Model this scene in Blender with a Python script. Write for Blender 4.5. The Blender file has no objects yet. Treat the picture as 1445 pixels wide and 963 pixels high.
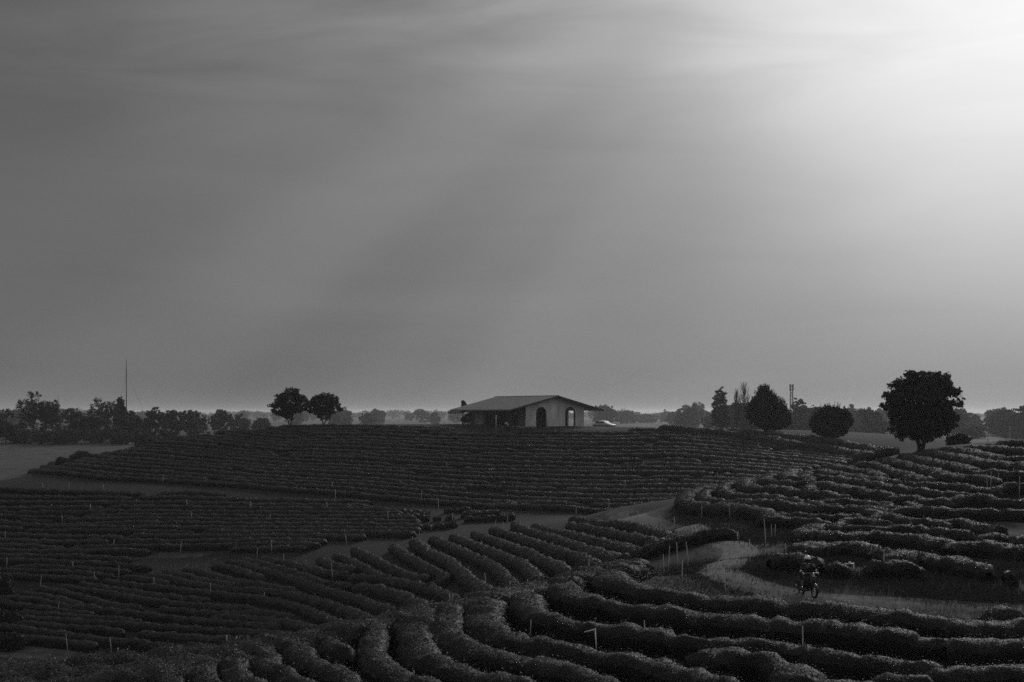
import bpy, math, random
import numpy as np
from mathutils import Vector, Matrix

# ------------------------------------------------------------------ camera, sky, sun, exposure
SC = bpy.context.scene
COL = SC.collection
F, CX, YH, EYE = 2000.0, 722.5, 583.0, 11.0        # focal length and horizon of the 1445 px wide view; eye height over the plain
cam = bpy.data.cameras.new("camera")
cam.sensor_width = 36.0
cam.lens = F / 1445.0 * 36.0
cam.shift_y = (YH - 481.5) / 1445.0
cam.clip_start, cam.clip_end = 0.5, 60000.0
cam_ob = bpy.data.objects.new("camera", cam)
cam_ob.location = (0, 0, EYE)
cam_ob.rotation_euler = (math.radians(90), 0, 0)
COL.objects.link(cam_ob)
SC.camera = cam_ob

SUN_AZ, SUN_EL = math.radians(21.2), math.radians(18.9)       # azimuth to the right of the view axis
SUN_DIR = Vector((math.sin(SUN_AZ) * math.cos(SUN_EL), math.cos(SUN_AZ) * math.cos(SUN_EL), math.sin(SUN_EL)))
sun = bpy.data.lights.new("sun", "SUN")
sun.energy = 1.5
sun.angle = math.radians(12.0)
sun.color = (1, 1, 1)                                         # a black and white photograph
sun_ob = bpy.data.objects.new("sun", sun)
sun_ob.rotation_euler = SUN_DIR.to_track_quat('Z', 'Y').to_euler()
sun_ob.location = (60, 150, 120)
COL.objects.link(sun_ob)

SC.view_settings.view_transform = 'Standard'
SC.view_settings.look = 'None'
SC.view_settings.exposure = 0.0
SC.view_settings.gamma = 1.0
SC.view_settings.use_curve_mapping = False
SC.cycles.max_bounces = 5
SC.cycles.diffuse_bounces = 2
SC.cycles.glossy_bounces = 2
SC.cycles.volume_bounces = 0
SC.cycles.use_denoising = False
SC.cycles.use_adaptive_sampling = False

world = bpy.data.worlds.new("World")
SC.world = world
world.use_nodes = True
wt = world.node_tree
wt.nodes.clear()


def wn(kind, **kw):
    n = wt.nodes.new(kind)
    for k, v in kw.items():
        setattr(n, k, v)
    return n


def wmath(op, a, b=None):
    n = wn('ShaderNodeMath', operation=op)
    for i, v in enumerate((a, b)):
        if v is None:
            continue
        if isinstance(v, (int, float)):
            n.inputs[i].default_value = v
        else:
            wt.links.new(v, n.inputs[i])
    return n.outputs[0]


def wdot(vec, c):
    n = wn('ShaderNodeVectorMath', operation='DOT_PRODUCT')
    wt.links.new(vec, n.inputs[0])
    n.inputs[1].default_value = c
    return n.outputs['Value']


tc = wn('ShaderNodeTexCoord')
DIR = tc.outputs['Generated']
sky = wn('ShaderNodeTexSky', sky_type='NISHITA', sun_disc=False, sun_elevation=SUN_EL, sun_rotation=SUN_AZ, dust_density=4.0)
bw = wn('ShaderNodeRGBToBW')
wt.links.new(sky.outputs[0], bw.inputs[0])
theta = wmath('ARCCOSINE', wmath('MINIMUM', wdot(DIR, SUN_DIR), 1.0))
ramp = wn('ShaderNodeFloatCurve')
wt.links.new(wmath('DIVIDE', theta, math.pi), ramp.inputs['Value'])
cv = ramp.mapping.curves[0]
SKY_PTS = [(0, .82), (4.6, .76), (6.4, .70), (9, .61), (11, .53), (13, .43), (15, .33), (17.5, .25), (20, .21), (24, .178), (32, .145), (40, .115), (50, .14), (71, .66), (90, .27), (110, .10), (140, .06), (180, .04)]
cv.points[0].location = (0, SKY_PTS[0][1] / 1.3)
cv.points[1].location = (1, SKY_PTS[-1][1] / 1.3)
for d, v in SKY_PTS[1:-1]:
    cv.points.new(d / 180.0, v / 1.3)
ramp.mapping.update()
veil = wmath('MULTIPLY', ramp.outputs[0], 1.3)
# low band of bright haze over the horizon
sep = wn('ShaderNodeSeparateXYZ')
wt.links.new(DIR, sep.inputs[0])
el = wmath('ABSOLUTE', sep.outputs['Z'])
glow = wmath('MULTIPLY', wmath('POWER', 2.718, wmath('MULTIPLY', el, -9.0)), 0.012)
# soft streaks of high cloud, and faint shafts fanning out from the sun
mp = wn('ShaderNodeMapping')
mp.inputs['Scale'].default_value = (3.0, 3.0, 17.0)
mp.inputs['Rotation'].default_value = (0.10, -0.08, 0.3)
wt.links.new(DIR, mp.inputs['Vector'])
nz = wn('ShaderNodeTexNoise')
nz.inputs['Scale'].default_value = 1.6
nz.inputs['Detail'].default_value = 6.0
nz.inputs['Roughness'].default_value = 0.55
nz.inputs['Distortion'].default_value = 0.6
wt.links.new(mp.outputs[0], nz.inputs['Vector'])
high = wn('ShaderNodeMapRange', interpolation_type='SMOOTHSTEP')
wt.links.new(sep.outputs['Z'], high.inputs['Value'])
high.inputs['From Min'].default_value = 0.13
high.inputs['From Max'].default_value = 0.27
cl = wmath('MULTIPLY', wmath('MULTIPLY', wmath('SUBTRACT', nz.outputs[0], 0.5), 1.2), wmath('MULTIPLY', wmath('MAXIMUM', high.outputs[0], 0.22), wmath('MINIMUM', wmath('MULTIPLY', theta, 3.2), 1.0)))
FAN = Vector((1230 - CX, F, YH + 230)).normalized()          # the break in the cloud that the shafts fan out from
rt = FAN.cross(Vector((0, 0, 1))).normalized()
up = rt.cross(FAN).normalized()
ang = wmath('ARCTAN2', wdot(DIR, up), wdot(DIR, rt))
fan = wn('ShaderNodeFloatCurve')
wt.links.new(wmath('ADD', wmath('DIVIDE', ang, 2 * math.pi), 0.5), fan.inputs['Value'])
fc_ = fan.mapping.curves[0]
fc_.points[0].location = (0, .5)
fc_.points[1].location = (1, .5)
for deg, v in ((-168, .40), (-161, .50), (-157, .46), (-150, .63), (-145, .50), (-140, .36), (-136, .43), (-133, .42), (-128, .58), (-122, .52), (-115, .46), (-106, .57), (-97, .47), (-86, .55), (-75, .46), (-60, .54), (-30, .5)):
    fc_.points.new((deg + 180) / 360.0, v)
fan.mapping.update()
shaft = wmath('MULTIPLY', wmath('MULTIPLY', wmath('SUBTRACT', fan.outputs[0], 0.5), 1.25), wmath('MINIMUM', wmath('MAXIMUM', wmath('MULTIPLY', wmath('SUBTRACT', theta, 0.22), 2.4), 0.0), 0.75))
mod = wmath('ADD', wmath('ADD', wmath('ADD', 1.0, wmath('MULTIPLY', wmath('MULTIPLY', high.outputs[0], 0.36), wmath('MINIMUM', wmath('MAXIMUM', wmath('SUBTRACT', 1.55, wmath('MULTIPLY', theta, 2.2)), 0.0), wmath('MINIMUM', wmath('MULTIPLY', theta, 1.9), 0.7)))), cl), shaft)
total = wmath('ADD', wmath('MULTIPLY', wmath('ADD', wmath('MULTIPLY', veil, mod), glow), 10.0), wmath('MULTIPLY', bw.outputs[0], 0.02))
bg = wn('ShaderNodeBackground')
bg.inputs['Strength'].default_value = 0.1
wt.links.new(total, bg.inputs['Color'])
wo = wn('ShaderNodeOutputWorld')
wt.links.new(bg.outputs[0], wo.inputs['Surface'])

HAZE_DENSITY = 0.00012

# ------------------------------------------------------------------ helpers
RNG = np.random.default_rng(7)


def tag(o, label=None, cat=None, group=None, kind=None):
    if label:
        o['label'] = label
    if cat:
        o['category'] = cat
    if group:
        o['group'] = group
    if kind:
        o['kind'] = kind
    return o


def empty(name, loc, rz=0.0):
    o = bpy.data.objects.new(name, None)
    o.empty_display_size = 0.3
    o.location = loc
    o.rotation_euler = (0, 0, rz)
    COL.objects.link(o)
    return o


def np_mesh(name, verts, quads, tris=None):
    me = bpy.data.meshes.new(name)
    verts = np.asarray(verts, np.float32)
    quads = np.asarray(quads, np.int32).reshape(-1, 4)
    nq = len(quads)
    nt = 0 if tris is None else len(tris)
    me.vertices.add(len(verts))
    me.vertices.foreach_set('co', verts.ravel())
    loops = quads.ravel()
    starts = np.arange(nq, dtype=np.int32) * 4
    if nt:
        tris = np.asarray(tris, np.int32).reshape(-1, 3)
        loops = np.concatenate([loops, tris.ravel()])
        starts = np.concatenate([starts, nq * 4 + np.arange(nt, dtype=np.int32) * 3])
    me.loops.add(len(loops))
    me.loops.foreach_set('vertex_index', loops.astype(np.int32))
    me.polygons.add(nq + nt)
    me.polygons.foreach_set('loop_start', starts.astype(np.int32))
    me.update(calc_edges=True)
    me.validate()
    return me


def link(name, me, mat=None, parent=None, smooth=False):
    o = bpy.data.objects.new(name, me)
    if mat is not None:
        for m in (mat if isinstance(mat, (list, tuple)) else [mat]):
            me.materials.append(m)
    COL.objects.link(o)
    if parent is not None:
        o.parent = parent
    if smooth:
        me.polygons.foreach_set('use_smooth', [True] * len(me.polygons))
    return o


class MB:
    """collects boxes, tubes and lofts into one mesh"""
    def __init__(self):
        self.v = []
        self.f = []

    def add(self, vs, fs):
        k = len(self.v)
        self.v += [tuple(p) for p in vs]
        self.f += [tuple(i + k for i in f) for f in fs]
        return self

    def box(self, a, b, M=None):
        (x0, y0, z0), (x1, y1, z1) = a, b
        vs = [Vector(p) for p in ((x0, y0, z0), (x1, y0, z0), (x1, y1, z0), (x0, y1, z0), (x0, y0, z1), (x1, y0, z1), (x1, y1, z1), (x0, y1, z1))]
        if M is not None:
            vs = [M @ p for p in vs]
        return self.add(vs, [(0, 3, 2, 1), (4, 5, 6, 7), (0, 1, 5, 4), (1, 2, 6, 5), (2, 3, 7, 6), (3, 0, 4, 7)])

    def tube(self, pts, rad, n=8, cap=True):
        pts = [Vector(p) for p in pts]
        if isinstance(rad, (int, float)):
            rad = [rad] * len(pts)
        k = len(self.v)
        ref = None
        for i, p in enumerate(pts):
            d = (pts[min(i + 1, len(pts) - 1)] - pts[max(i - 1, 0)]).normalized()
            if ref is None:
                ref = Vector((1, 0, 0)) if abs(d.x) < 0.8 else Vector((0, 1, 0))
            a = d.cross(ref).normalized()
            b = d.cross(a).normalized()
            ref = -b if False else ref
            for j in range(n):
                t = 2 * math.pi * j / n
                self.v.append(tuple(p + (a * math.cos(t) + b * math.sin(t)) * rad[i]))
        for i in range(len(pts) - 1):
            for j in range(n):
                a0, a1 = k + i * n + j, k + i * n + (j + 1) % n
                self.f.append((a0, a1, a1 + n, a0 + n))
        if cap:
            self.f.append(tuple(k + j for j in reversed(range(n))))
            e = k + (len(pts) - 1) * n
            self.f.append(tuple(e + j for j in range(n)))
        return self

    def torus(self, c, axis, R, r, n=28, m=8):
        c, axis = Vector(c), Vector(axis).normalized()
        a = axis.orthogonal().normalized()
        b = axis.cross(a)
        k = len(self.v)
        for i in range(n):
            t = 2 * math.pi * i / n
            d = a * math.cos(t) + b * math.sin(t)
            for j in range(m):
                s = 2 * math.pi * j / m
                self.v.append(tuple(c + d * (R + r * math.cos(s)) + axis * r * math.sin(s)))
        for i in range(n):
            for j in range(m):
                self.f.append((k + i * m + j, k + ((i + 1) % n) * m + j, k + ((i + 1) % n) * m + (j + 1) % m, k + i * m + (j + 1) % m))
        return self

    def ball(self, c, r, n=12, m=8, lo=-1.0, hi=1.0):
        c = Vector(c)
        rx, ry, rz = (r, r, r) if isinstance(r, (int, float)) else r
        k = len(self.v)
        for i in range(m + 1):
            t = math.asin(lo) + (math.asin(hi) - math.asin(lo)) * i / m
            for j in range(n):
                s = 2 * math.pi * j / n
                self.v.append((c.x + rx * math.cos(t) * math.cos(s), c.y + ry * math.cos(t) * math.sin(s), c.z + rz * math.sin(t)))
        for i in range(m):
            for j in range(n):
                self.f.append((k + i * n + j, k + i * n + (j + 1) % n, k + (i + 1) * n + (j + 1) % n, k + (i + 1) * n + j))
        return self

    def build(self, name, mat, parent=None, smooth=False, bevel=0.0):
        me = bpy.data.meshes.new(name)
        me.from_pydata(self.v, [], self.f)
        me.validate()
        o = link(name, me, mat, parent, smooth)
        if bevel:
            b = o.modifiers.new('bevel', 'BEVEL')
            b.width = bevel
            b.segments = 2
            b.limit_method = 'ANGLE'
        return o


def mat(name, base, rough=0.7, spec=0.3, var=0.0, scale=3.0, metal=0.0, dark=None, stretch=(1, 1, 1), bump=0.0, coat=0.0):
    m = bpy.data.materials.new(name)
    m.use_nodes = True
    nt = m.node_tree
    p = nt.nodes['Principled BSDF']
    p.inputs['Roughness'].default_value = rough
    p.inputs['Specular IOR Level'].default_value = spec
    p.inputs['Metallic'].default_value = metal
    p.inputs['Coat Weight'].default_value = coat
    p.inputs['Base Color'].default_value = (base, base, base, 1)
    if var or bump:
        tcn = nt.nodes.new('ShaderNodeTexCoord')
        mpn = nt.nodes.new('ShaderNodeMapping')
        mpn.inputs['Scale'].default_value = stretch
        nt.links.new(tcn.outputs['Object'], mpn.inputs['Vector'])
        n = nt.nodes.new('ShaderNodeTexNoise')
        n.inputs['Scale'].default_value = scale
        n.inputs['Detail'].default_value = 6
        n.inputs['Roughness'].default_value = 0.65
        nt.links.new(mpn.outputs[0], n.inputs['Vector'])
        if var:
            r = nt.nodes.new('ShaderNodeMapRange')
            r.inputs['From Min'].default_value = 0.3
            r.inputs['From Max'].default_value = 0.7
            r.inputs['To Min'].default_value = max(base * (1 - var), 0.003)
            r.inputs['To Max'].default_value = base * (1 + var)
            nt.links.new(n.outputs[0], r.inputs['Value'])
            nt.links.new(r.outputs[0], p.inputs['Base Color'])
        if bump:
            b = nt.nodes.new('ShaderNodeBump')
            b.inputs['Strength'].default_value = bump
            b.inputs['Distance'].default_value = 0.05
            nt.links.new(n.outputs[0], b.inputs['Height'])
            nt.links.new(b.outputs[0], p.inputs['Normal'])
    return m


def leaf_mat(name, base, rough=0.5, spec=0.35, var=0.45, scale=0.6):
    """foliage: clumps of lighter and darker growth, each leaf a little different"""
    m = mat(name, base, rough, spec)
    nt = m.node_tree
    p = nt.nodes['Principled BSDF']
    g = nt.nodes.new('ShaderNodeNewGeometry')
    n = nt.nodes.new('ShaderNodeTexNoise')
    n.inputs['Scale'].default_value = scale
    n.inputs['Detail'].default_value = 4
    nt.links.new(g.outputs['Position'], n.inputs['Vector'])
    a = nt.nodes.new('ShaderNodeMath')
    a.operation = 'MULTIPLY_ADD'
    nt.links.new(g.outputs['Random Per Island'], a.inputs[0])
    a.inputs[1].default_value = 0.5
    nt.links.new(n.outputs[0], a.inputs[2])
    r = nt.nodes.new('ShaderNodeMapRange')
    r.inputs['From Min'].default_value = 0.4
    r.inputs['From Max'].default_value = 1.1
    r.inputs['To Min'].default_value = base * (1 - var)
    r.inputs['To Max'].default_value = base * (1 + var)
    nt.links.new(a.outputs[0], r.inputs['Value'])
    nt.links.new(r.outputs[0], p.inputs['Base Color'])
    return m


M = dict(
    tea=leaf_mat('shaded_old_tea_leaves', 0.018, 0.7, 0.08),  # old leaves, darkened further to paint shade on hedge flanks and core
    lit_flush=leaf_mat('lit_young_tea_flush', 0.05, 0.6, 0.15),  # young shoots, kept paler to paint the lit hedge tops
    tree=leaf_mat('tree_leaves', 0.03, 0.65, 0.12),
    conifer=leaf_mat('conifer_leaves', 0.022, 0.7, 0.15),
    far=leaf_mat('far_leaves', 0.05, 0.8, 0.1, 0.5, 0.15),
    bark=mat('bark', 0.05, 0.9, 0.1, 0.4, 4, stretch=(1, 1, .2)),
    grass=leaf_mat('dry_grass', 0.058, 0.8, 0.15, 0.5, 0.4),
    flower=mat('pale_petals', 0.55, 0.7, 0.2),
    stake=mat('weathered_bamboo', 0.72, 0.7, 0.2, 0.35, 6),
    pvc=mat('white_pipe', 0.8, 0.4, 0.4, 0.08, 5),
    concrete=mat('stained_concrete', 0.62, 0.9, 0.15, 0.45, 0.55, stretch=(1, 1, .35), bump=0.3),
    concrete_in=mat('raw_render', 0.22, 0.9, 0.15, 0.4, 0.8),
    roof=mat('sheet_roof', 0.21, 0.75, 0.25, 0.15, 1.2),
    trim=mat('dark_timber', 0.05, 0.7, 0.2, 0.3, 3),
    floor=mat('cement_floor', 0.3, 0.85, 0.2, 0.2, 1.0),
    white=mat('white_paint', 0.9, 0.35, 0.5, coat=0.6),
    glare=mat('glare_glass', 0.3, 0.25, 0.6),  # pale grey base colour paints sky glare on the windscreen
    glass=mat('dark_glass', 0.02, 0.06, 0.6),
    rubber=mat('black_rubber', 0.02, 0.8, 0.2),
    black=mat('black_paint', 0.02, 0.3, 0.5),
    metal=mat('dull_metal', 0.35, 0.4, 0.5, metal=0.9),
    cloth_dark=mat('dark_cloth', 0.032, 0.9, 0.1, 0.3, 8),
    cloth_mid=mat('grey_cloth', 0.16, 0.9, 0.1, 0.25, 8),
    cloth_white=mat('white_cloth', 0.78, 0.9, 0.1, 0.06, 8),
    skin=mat('skin', 0.22, 0.6, 0.3),
    hair=mat('hair', 0.02, 0.6, 0.3),
    tent=mat('white_canvas', 0.75, 0.8, 0.2),
    lamp=mat('lamp_glass', 0.6, 0.1, 0.6),
)

# ------------------------------------------------------------------ terrain
# measured points of the ground: (direction right, direction down, distance, hedge stands there), then points in metres
CP = [
(100,935,41,1),(300,915,44,1),(480,884,48,1),(570,866,50.5,1),(700,836,55,1),(830,803,61,1),(920,790,64,1),
(100,962,38,1),(400,958,39,1),(700,950,42.5,1),(700,885,48.5,1),(1000,955,44,1),(1000,905,49,1),(1000,858,55,1),(860,860,54,1),
(1400,955,44,1),(1400,900,50,1),(1400,868,54.5,1),(1200,880,52.5,1),(560,920,45,1),
(1000,812,63.5,0),(1140,845,58.5,0),(1300,857,57,0),(1440,860,57,0),(1060,785,73,0),(1020,765,84,0),(950,748,99,0),(890,730,122,0),(860,722,142,0),
(1050,770,75,1),(1110,780,71,1),(1200,800,66.5,0),(1400,825,62,0),(1200,772,74,1),(1440,770,74,1),(1300,745,83,1),(1100,745,87,1),(1200,715,95,1),(1440,705,92,1),(1000,715,108,1),(1100,690,108,1),(1000,692,116,1),(900,716,122,1),(1150,658,123,1),(1240,643,132,1),(1330,630,134,1),(1440,621,130,1),(1300,665,112,1),(1440,655,108,1),(940,704,119,1),(1080,672,121,1),
(1300,634,142,0),(1353,629,146,0),(1300,640,160,0),(1440,635,165,0),(1500,640,190,0),(1600,640,120,1),(1700,700,90,1),
(900,752,107,1),(850,782,92,1),(800,750,122,1),(750,740,146,1),(700,739,151,1),(620,747,154,1),(500,762,154,1),(400,772,156,1),(260,787,160,1),(700,820,108,1),(560,850,118,1),(500,800,138,1),(650,780,131,1),(330,900,127,1),(330,850,138,1),(100,905,134,0),(100,850,146,1),(100,800,159,1),(870,726,138,1),(780,727,152,1),
(100,740,179,1),(100,695,198,1),(300,740,176,1),(300,695,198,0),(500,735,173,1),(500,705,188,1),(640,725,172,1),(700,718,178,0),(800,718,172,0),
(0,688,206,1),(0,678,226,0),(-80,690,212,0),(-150,705,200,1),(-150,800,160,1),(-150,900,135,1),
(60,661,226,1),(150,671,214,1),(270,679,204,1),(400,687,197,1),(500,694,192,1),(600,704,187,1),(700,712,182,1),(850,718,170,1),(950,690,172,1),(1100,668,176,1),
(150,644,236,1),(200,630,240,1),(300,611.5,247,1),(400,598.5,252,1),(520,595.5,254,1),(650,601.5,248,0),(780,603.5,246,0),(870,604,244,0),(950,601,240,1),(1000,606,234,1),(1100,618,219,1),(1200,631,204,1),(1262,639,194,1),
(300,650,226,1),(500,650,220,1),(700,655,214,1),(900,650,205,1),(1050,640,202,1),
(720,600.5,262,0),(790,602,266,0),(852,606,262,0),(420,600,262,0),(900,604.5,256,0),(1085,610,230,0),(1172,621,214,0),
(100,950,52,1),(300,930,56,1),(480,902,60,1),(570,886,63,1),(700,856,68,1),(830,822,72,1),(100,945,75,1),(300,925,78,1),(570,880,85,1),(700,850,82,1),(830,815,80,1),(0,960,60,1),
(1150,668,135,0),(1200,659,145,0),(1240,652,150,0),(1100,680,133,0),(1050,692,130,0),(950,714,130,0),
]
WP = [(-400,240,-11),(-250,260,-11),(-130,285,-11),(-95,255,-11),(-60,310,-11),(20,330,-11),(80,290,-11),(120,260,-11),(160,230,-10.5),(230,200,-9),(300,300,-11),(0,420,-11),(-300,420,-9.5),(300,420,-11),(-400,100,-13),(-200,120,-17),
(0,0,-9.5),(0,20,-9),(-30,25,-8.6),(30,20,-9),(60,0,-9),(-60,0,-9.5),(-60,40,-9.5),(100,60,-6),(160,120,-6),(-100,60,-14),(0,-60,-11),(-200,-40,-12),(200,-40,-9)]
PTS = np.array([((px - CX) / F * D, D, -(py - YH) / F * D - (0.8 if h else 0)) for px, py, D, h in CP] + WP, float)
SS = 100.0


def tps(P, lam=2e-4):
    n = len(P)
    X = P[:, :2] / SS
    d2 = ((X[:, None] - X[None]) ** 2).sum(-1)
    A = np.zeros((n + 3, n + 3))
    A[:n, :n] = 0.5 * d2 * np.log(d2 + 1e-12) + lam * np.eye(n)
    A[:n, n] = 1
    A[:n, n + 1:] = X
    A[n, :n] = 1
    A[n + 1:, :n] = X.T
    b = np.zeros(n + 3)
    b[:n] = P[:, 2]
    return np.linalg.solve(A, b)


TW = tps(PTS)


def ground_exact(x, y):
    x, y = np.asarray(x, float), np.asarray(y, float)
    sh = x.shape
    x, y = x.ravel(), y.ravel()
    out = np.empty(len(x))
    n = len(PTS)
    for i in range(0, len(x), 20000):
        q = np.stack([x[i:i + 20000], y[i:i + 20000]], 1) / SS
        d2 = ((q[:, None] - PTS[None, :, :2] / SS) ** 2).sum(-1)
        out[i:i + 20000] = (0.5 * d2 * np.log(d2 + 1e-12)) @ TW[:n] + TW[n] + q @ TW[n + 1:]
    r = np.maximum(np.maximum((y - 300) / 120, (np.abs(x) - 220) / 120), (-40 - y) / 120)
    r = np.clip(r, 0, 1)
    r = r * r * (3 - 2 * r)
    far = -11 + 3.5 * np.clip((y - 300) / 200, 0, 1) * np.clip((-x - 40) / 60, 0, 1) * np.clip((1000 - y) / 400, 0, 1)
    return (out * (1 - r) + far * r + EYE).reshape(sh)


def axis(lo, hi, a, b, step, grow):
    v = list(np.arange(a, b + 1e-6, step))
    s = step
    while v[-1] < hi:
        s *= grow
        v.append(v[-1] + s)
    s = step
    w = [v[0]]
    while w[-1] > lo:
        s *= grow
        w.append(w[-1] - s)
    return np.array(w[:0:-1] + v)


GX = axis(-9000, 9000, -130, 160, 1.0, 1.07)
GY = axis(-400, 14000, 20, 270, 1.0, 1.07)
GZ = ground_exact(*np.meshgrid(GX, GY))


def ground(x, y):
    x, y = np.asarray(x, float), np.asarray(y, float)
    i = np.clip(np.searchsorted(GX, x) - 1, 0, len(GX) - 2)
    j = np.clip(np.searchsorted(GY, y) - 1, 0, len(GY) - 2)
    u = np.clip((x - GX[i]) / (GX[i + 1] - GX[i]), 0, 1)
    v = np.clip((y - GY[j]) / (GY[j + 1] - GY[j]), 0, 1)
    return GZ[j, i] * (1 - u) * (1 - v) + GZ[j, i + 1] * u * (1 - v) + GZ[j + 1, i] * (1 - u) * v + GZ[j + 1, i + 1] * u * v


def gz(x, y):
    return float(ground(np.array([x]), np.array([y]))[0])


def locate(pts, d0, d1, h=0.0):
    """where the lines of sight of the survey points meet the ground (raised by h) between two distances"""
    pts = np.asarray(pts, float)
    D = np.arange(d0, d1, 0.2)
    out = []
    for px, py in pts:
        x = (px - CX) / F * D
        gap = EYE - (py - YH) / F * D - (ground(x, D) + h)
        k = np.nonzero(gap <= 0)[0]
        i = k[0] if len(k) else int(np.argmin(gap))
        if i > 0 and len(k):
            t = gap[i - 1] / (gap[i - 1] - gap[i] + 1e-9)
            d = D[i - 1] + 0.2 * t
        else:
            d = D[i]
        out.append(((px - CX) / F * d, d))
    return np.array(out)


def resample(P, step):
    P = np.asarray(P, float)
    if len(P) == 1:
        return P
    s = np.concatenate([[0], np.cumsum(np.linalg.norm(np.diff(P, axis=0), axis=1))])
    n = max(int(s[-1] / step), 2)
    t = np.linspace(0, s[-1], n + 1)
    return np.stack([np.interp(t, s, P[:, k]) for k in range(P.shape[1])], 1)


def smooth_line(P, it):
    P = P.copy()
    for _ in range(it):
        P[1:-1] = 0.25 * P[:-2] + 0.5 * P[1:-1] + 0.25 * P[2:]
    return P


# survey frames: (left, top, magnification) of the enlarged views the rows were measured in
Z = {'P': (0, 0, 1), 'Z1': (0, 640, 4.0139), 'Z2': (0, 780, 4.0139), 'Z3': (300, 640, 4.0139), 'Z4': (300, 780, 4.0139), 'Z5': (600, 690, 4.0139),
     'Z6': (860, 590, 4.8167), 'Z7': (1145, 590, 4.8167), 'Z8': (1085, 700, 4.0139), 'R5': (400, 680, 2.89), 'R7': (850, 740, 2.4286), 'R8': (860, 700, 5.1607),
     'Q1': (200, 860, 6.568), 'Q2': (400, 840, 6.568), 'Q3': (580, 820, 5.1607)}


def px(fr, pts):
    ox, oy, s = Z[fr]
    return [(ox + x / s, oy + y / s) for x, y in pts]


# ---- rows of tea, as measured
A_ROWS = [  # the near knoll below the track
 ('Z5', [(1200,400),(1090,432),(1015,462),(1000,490),(1060,515),(1130,530),(1200,552),(1300,570),(1445,592)], 'R7', [(300,240),(420,245),(550,250),(700,270),(850,285),(1000,295),(1100,305),(1210,322)]),
 ('Z5', [(985,425),(890,452),(805,490),(765,530),(790,570),(870,600),(950,615),(1100,645),(1250,664),(1445,680)], 'R7', [(250,290),(400,310),(550,320),(700,325),(850,340),(1040,368)]),
 ('R7', [(1050,375),(1150,370),(1215,388)]),
 ('Q3', [(850,80),(830,170),(900,222),(1050,262),(1200,292),(1350,308)], 'R7', [(0,342),(120,348),(270,377)]),
 ('R7', [(280,382),(400,380),(550,385),(700,395),(780,430)]),
 ('R7', [(350,432),(430,420),(550,437),(640,472),(700,500)]),
 ('Q3', [(540,100),(530,200),(502,262),(540,330),(650,372),(800,412),(930,442),(1000,465),(1150,462),(1300,490),(1400,515)], 'R7', [(170,455),(250,475),(350,512),(450,545)]),
 ('Q3', [(300,150),(270,230),(222,320),(250,390),(350,432),(450,492),(560,530),(750,522),(900,542),(1100,582),(1300,650),(1445,705),(1530,745)]),
 ('Q3', [(70,150),(30,260),(22,380),(60,500),(180,580),(300,612),(450,642),(620,672),(780,702),(920,745)]),
 ('Q2', [(860,230),(825,350),(820,450),(835,560),(900,602),(1050,660),(1200,720),(1445,795)]),
 ('Q2', [(430,320),(385,400),(480,468),(600,495)]),
 ('Q2', [(160,410),(112,500),(180,558),(330,572),(450,592),(540,642),(585,720),(650,810)]),
 ('Q1', [(1160,340),(1100,440),(1180,502),(1300,560),(1400,590)], 'Q2', [(110,705),(220,760),(320,815)]),
 ('Q1', [(870,380),(800,470),(900,590),(1050,642),(1170,685)]),
 ('Q1', [(640,400),(550,500),(565,600),(660,690)]),
 ('Q1', [(400,430),(280,520),(240,600),(260,690)]),
 ('R7', [(790,432),(900,440),(1050,462),(1130,472)]),
 ('R7', [(1170,482),(1300,480),(1445,492)]),
 ('R7', [(1230,397),(1330,386),(1445,397)]),
 ('R7', [(1220,332),(1330,325),(1445,336)]),
 ('R7', [(1290,292),(1370,280),(1445,286)]),
 ('R7', [(900,500),(1000,498),(1150,515)]),
 ('R7', [(640,500),(800,528),(950,536)]),
 ('P', [(0,937),(150,925),(300,912),(450,888),(560,866),(650,846),(760,821),(850,799),(905,787)]),
 ('P', [(0,950),(120,941),(260,928),(380,911)]),
 ('P', [(0,962),(100,955),(220,943),(300,936)]),
]
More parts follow.
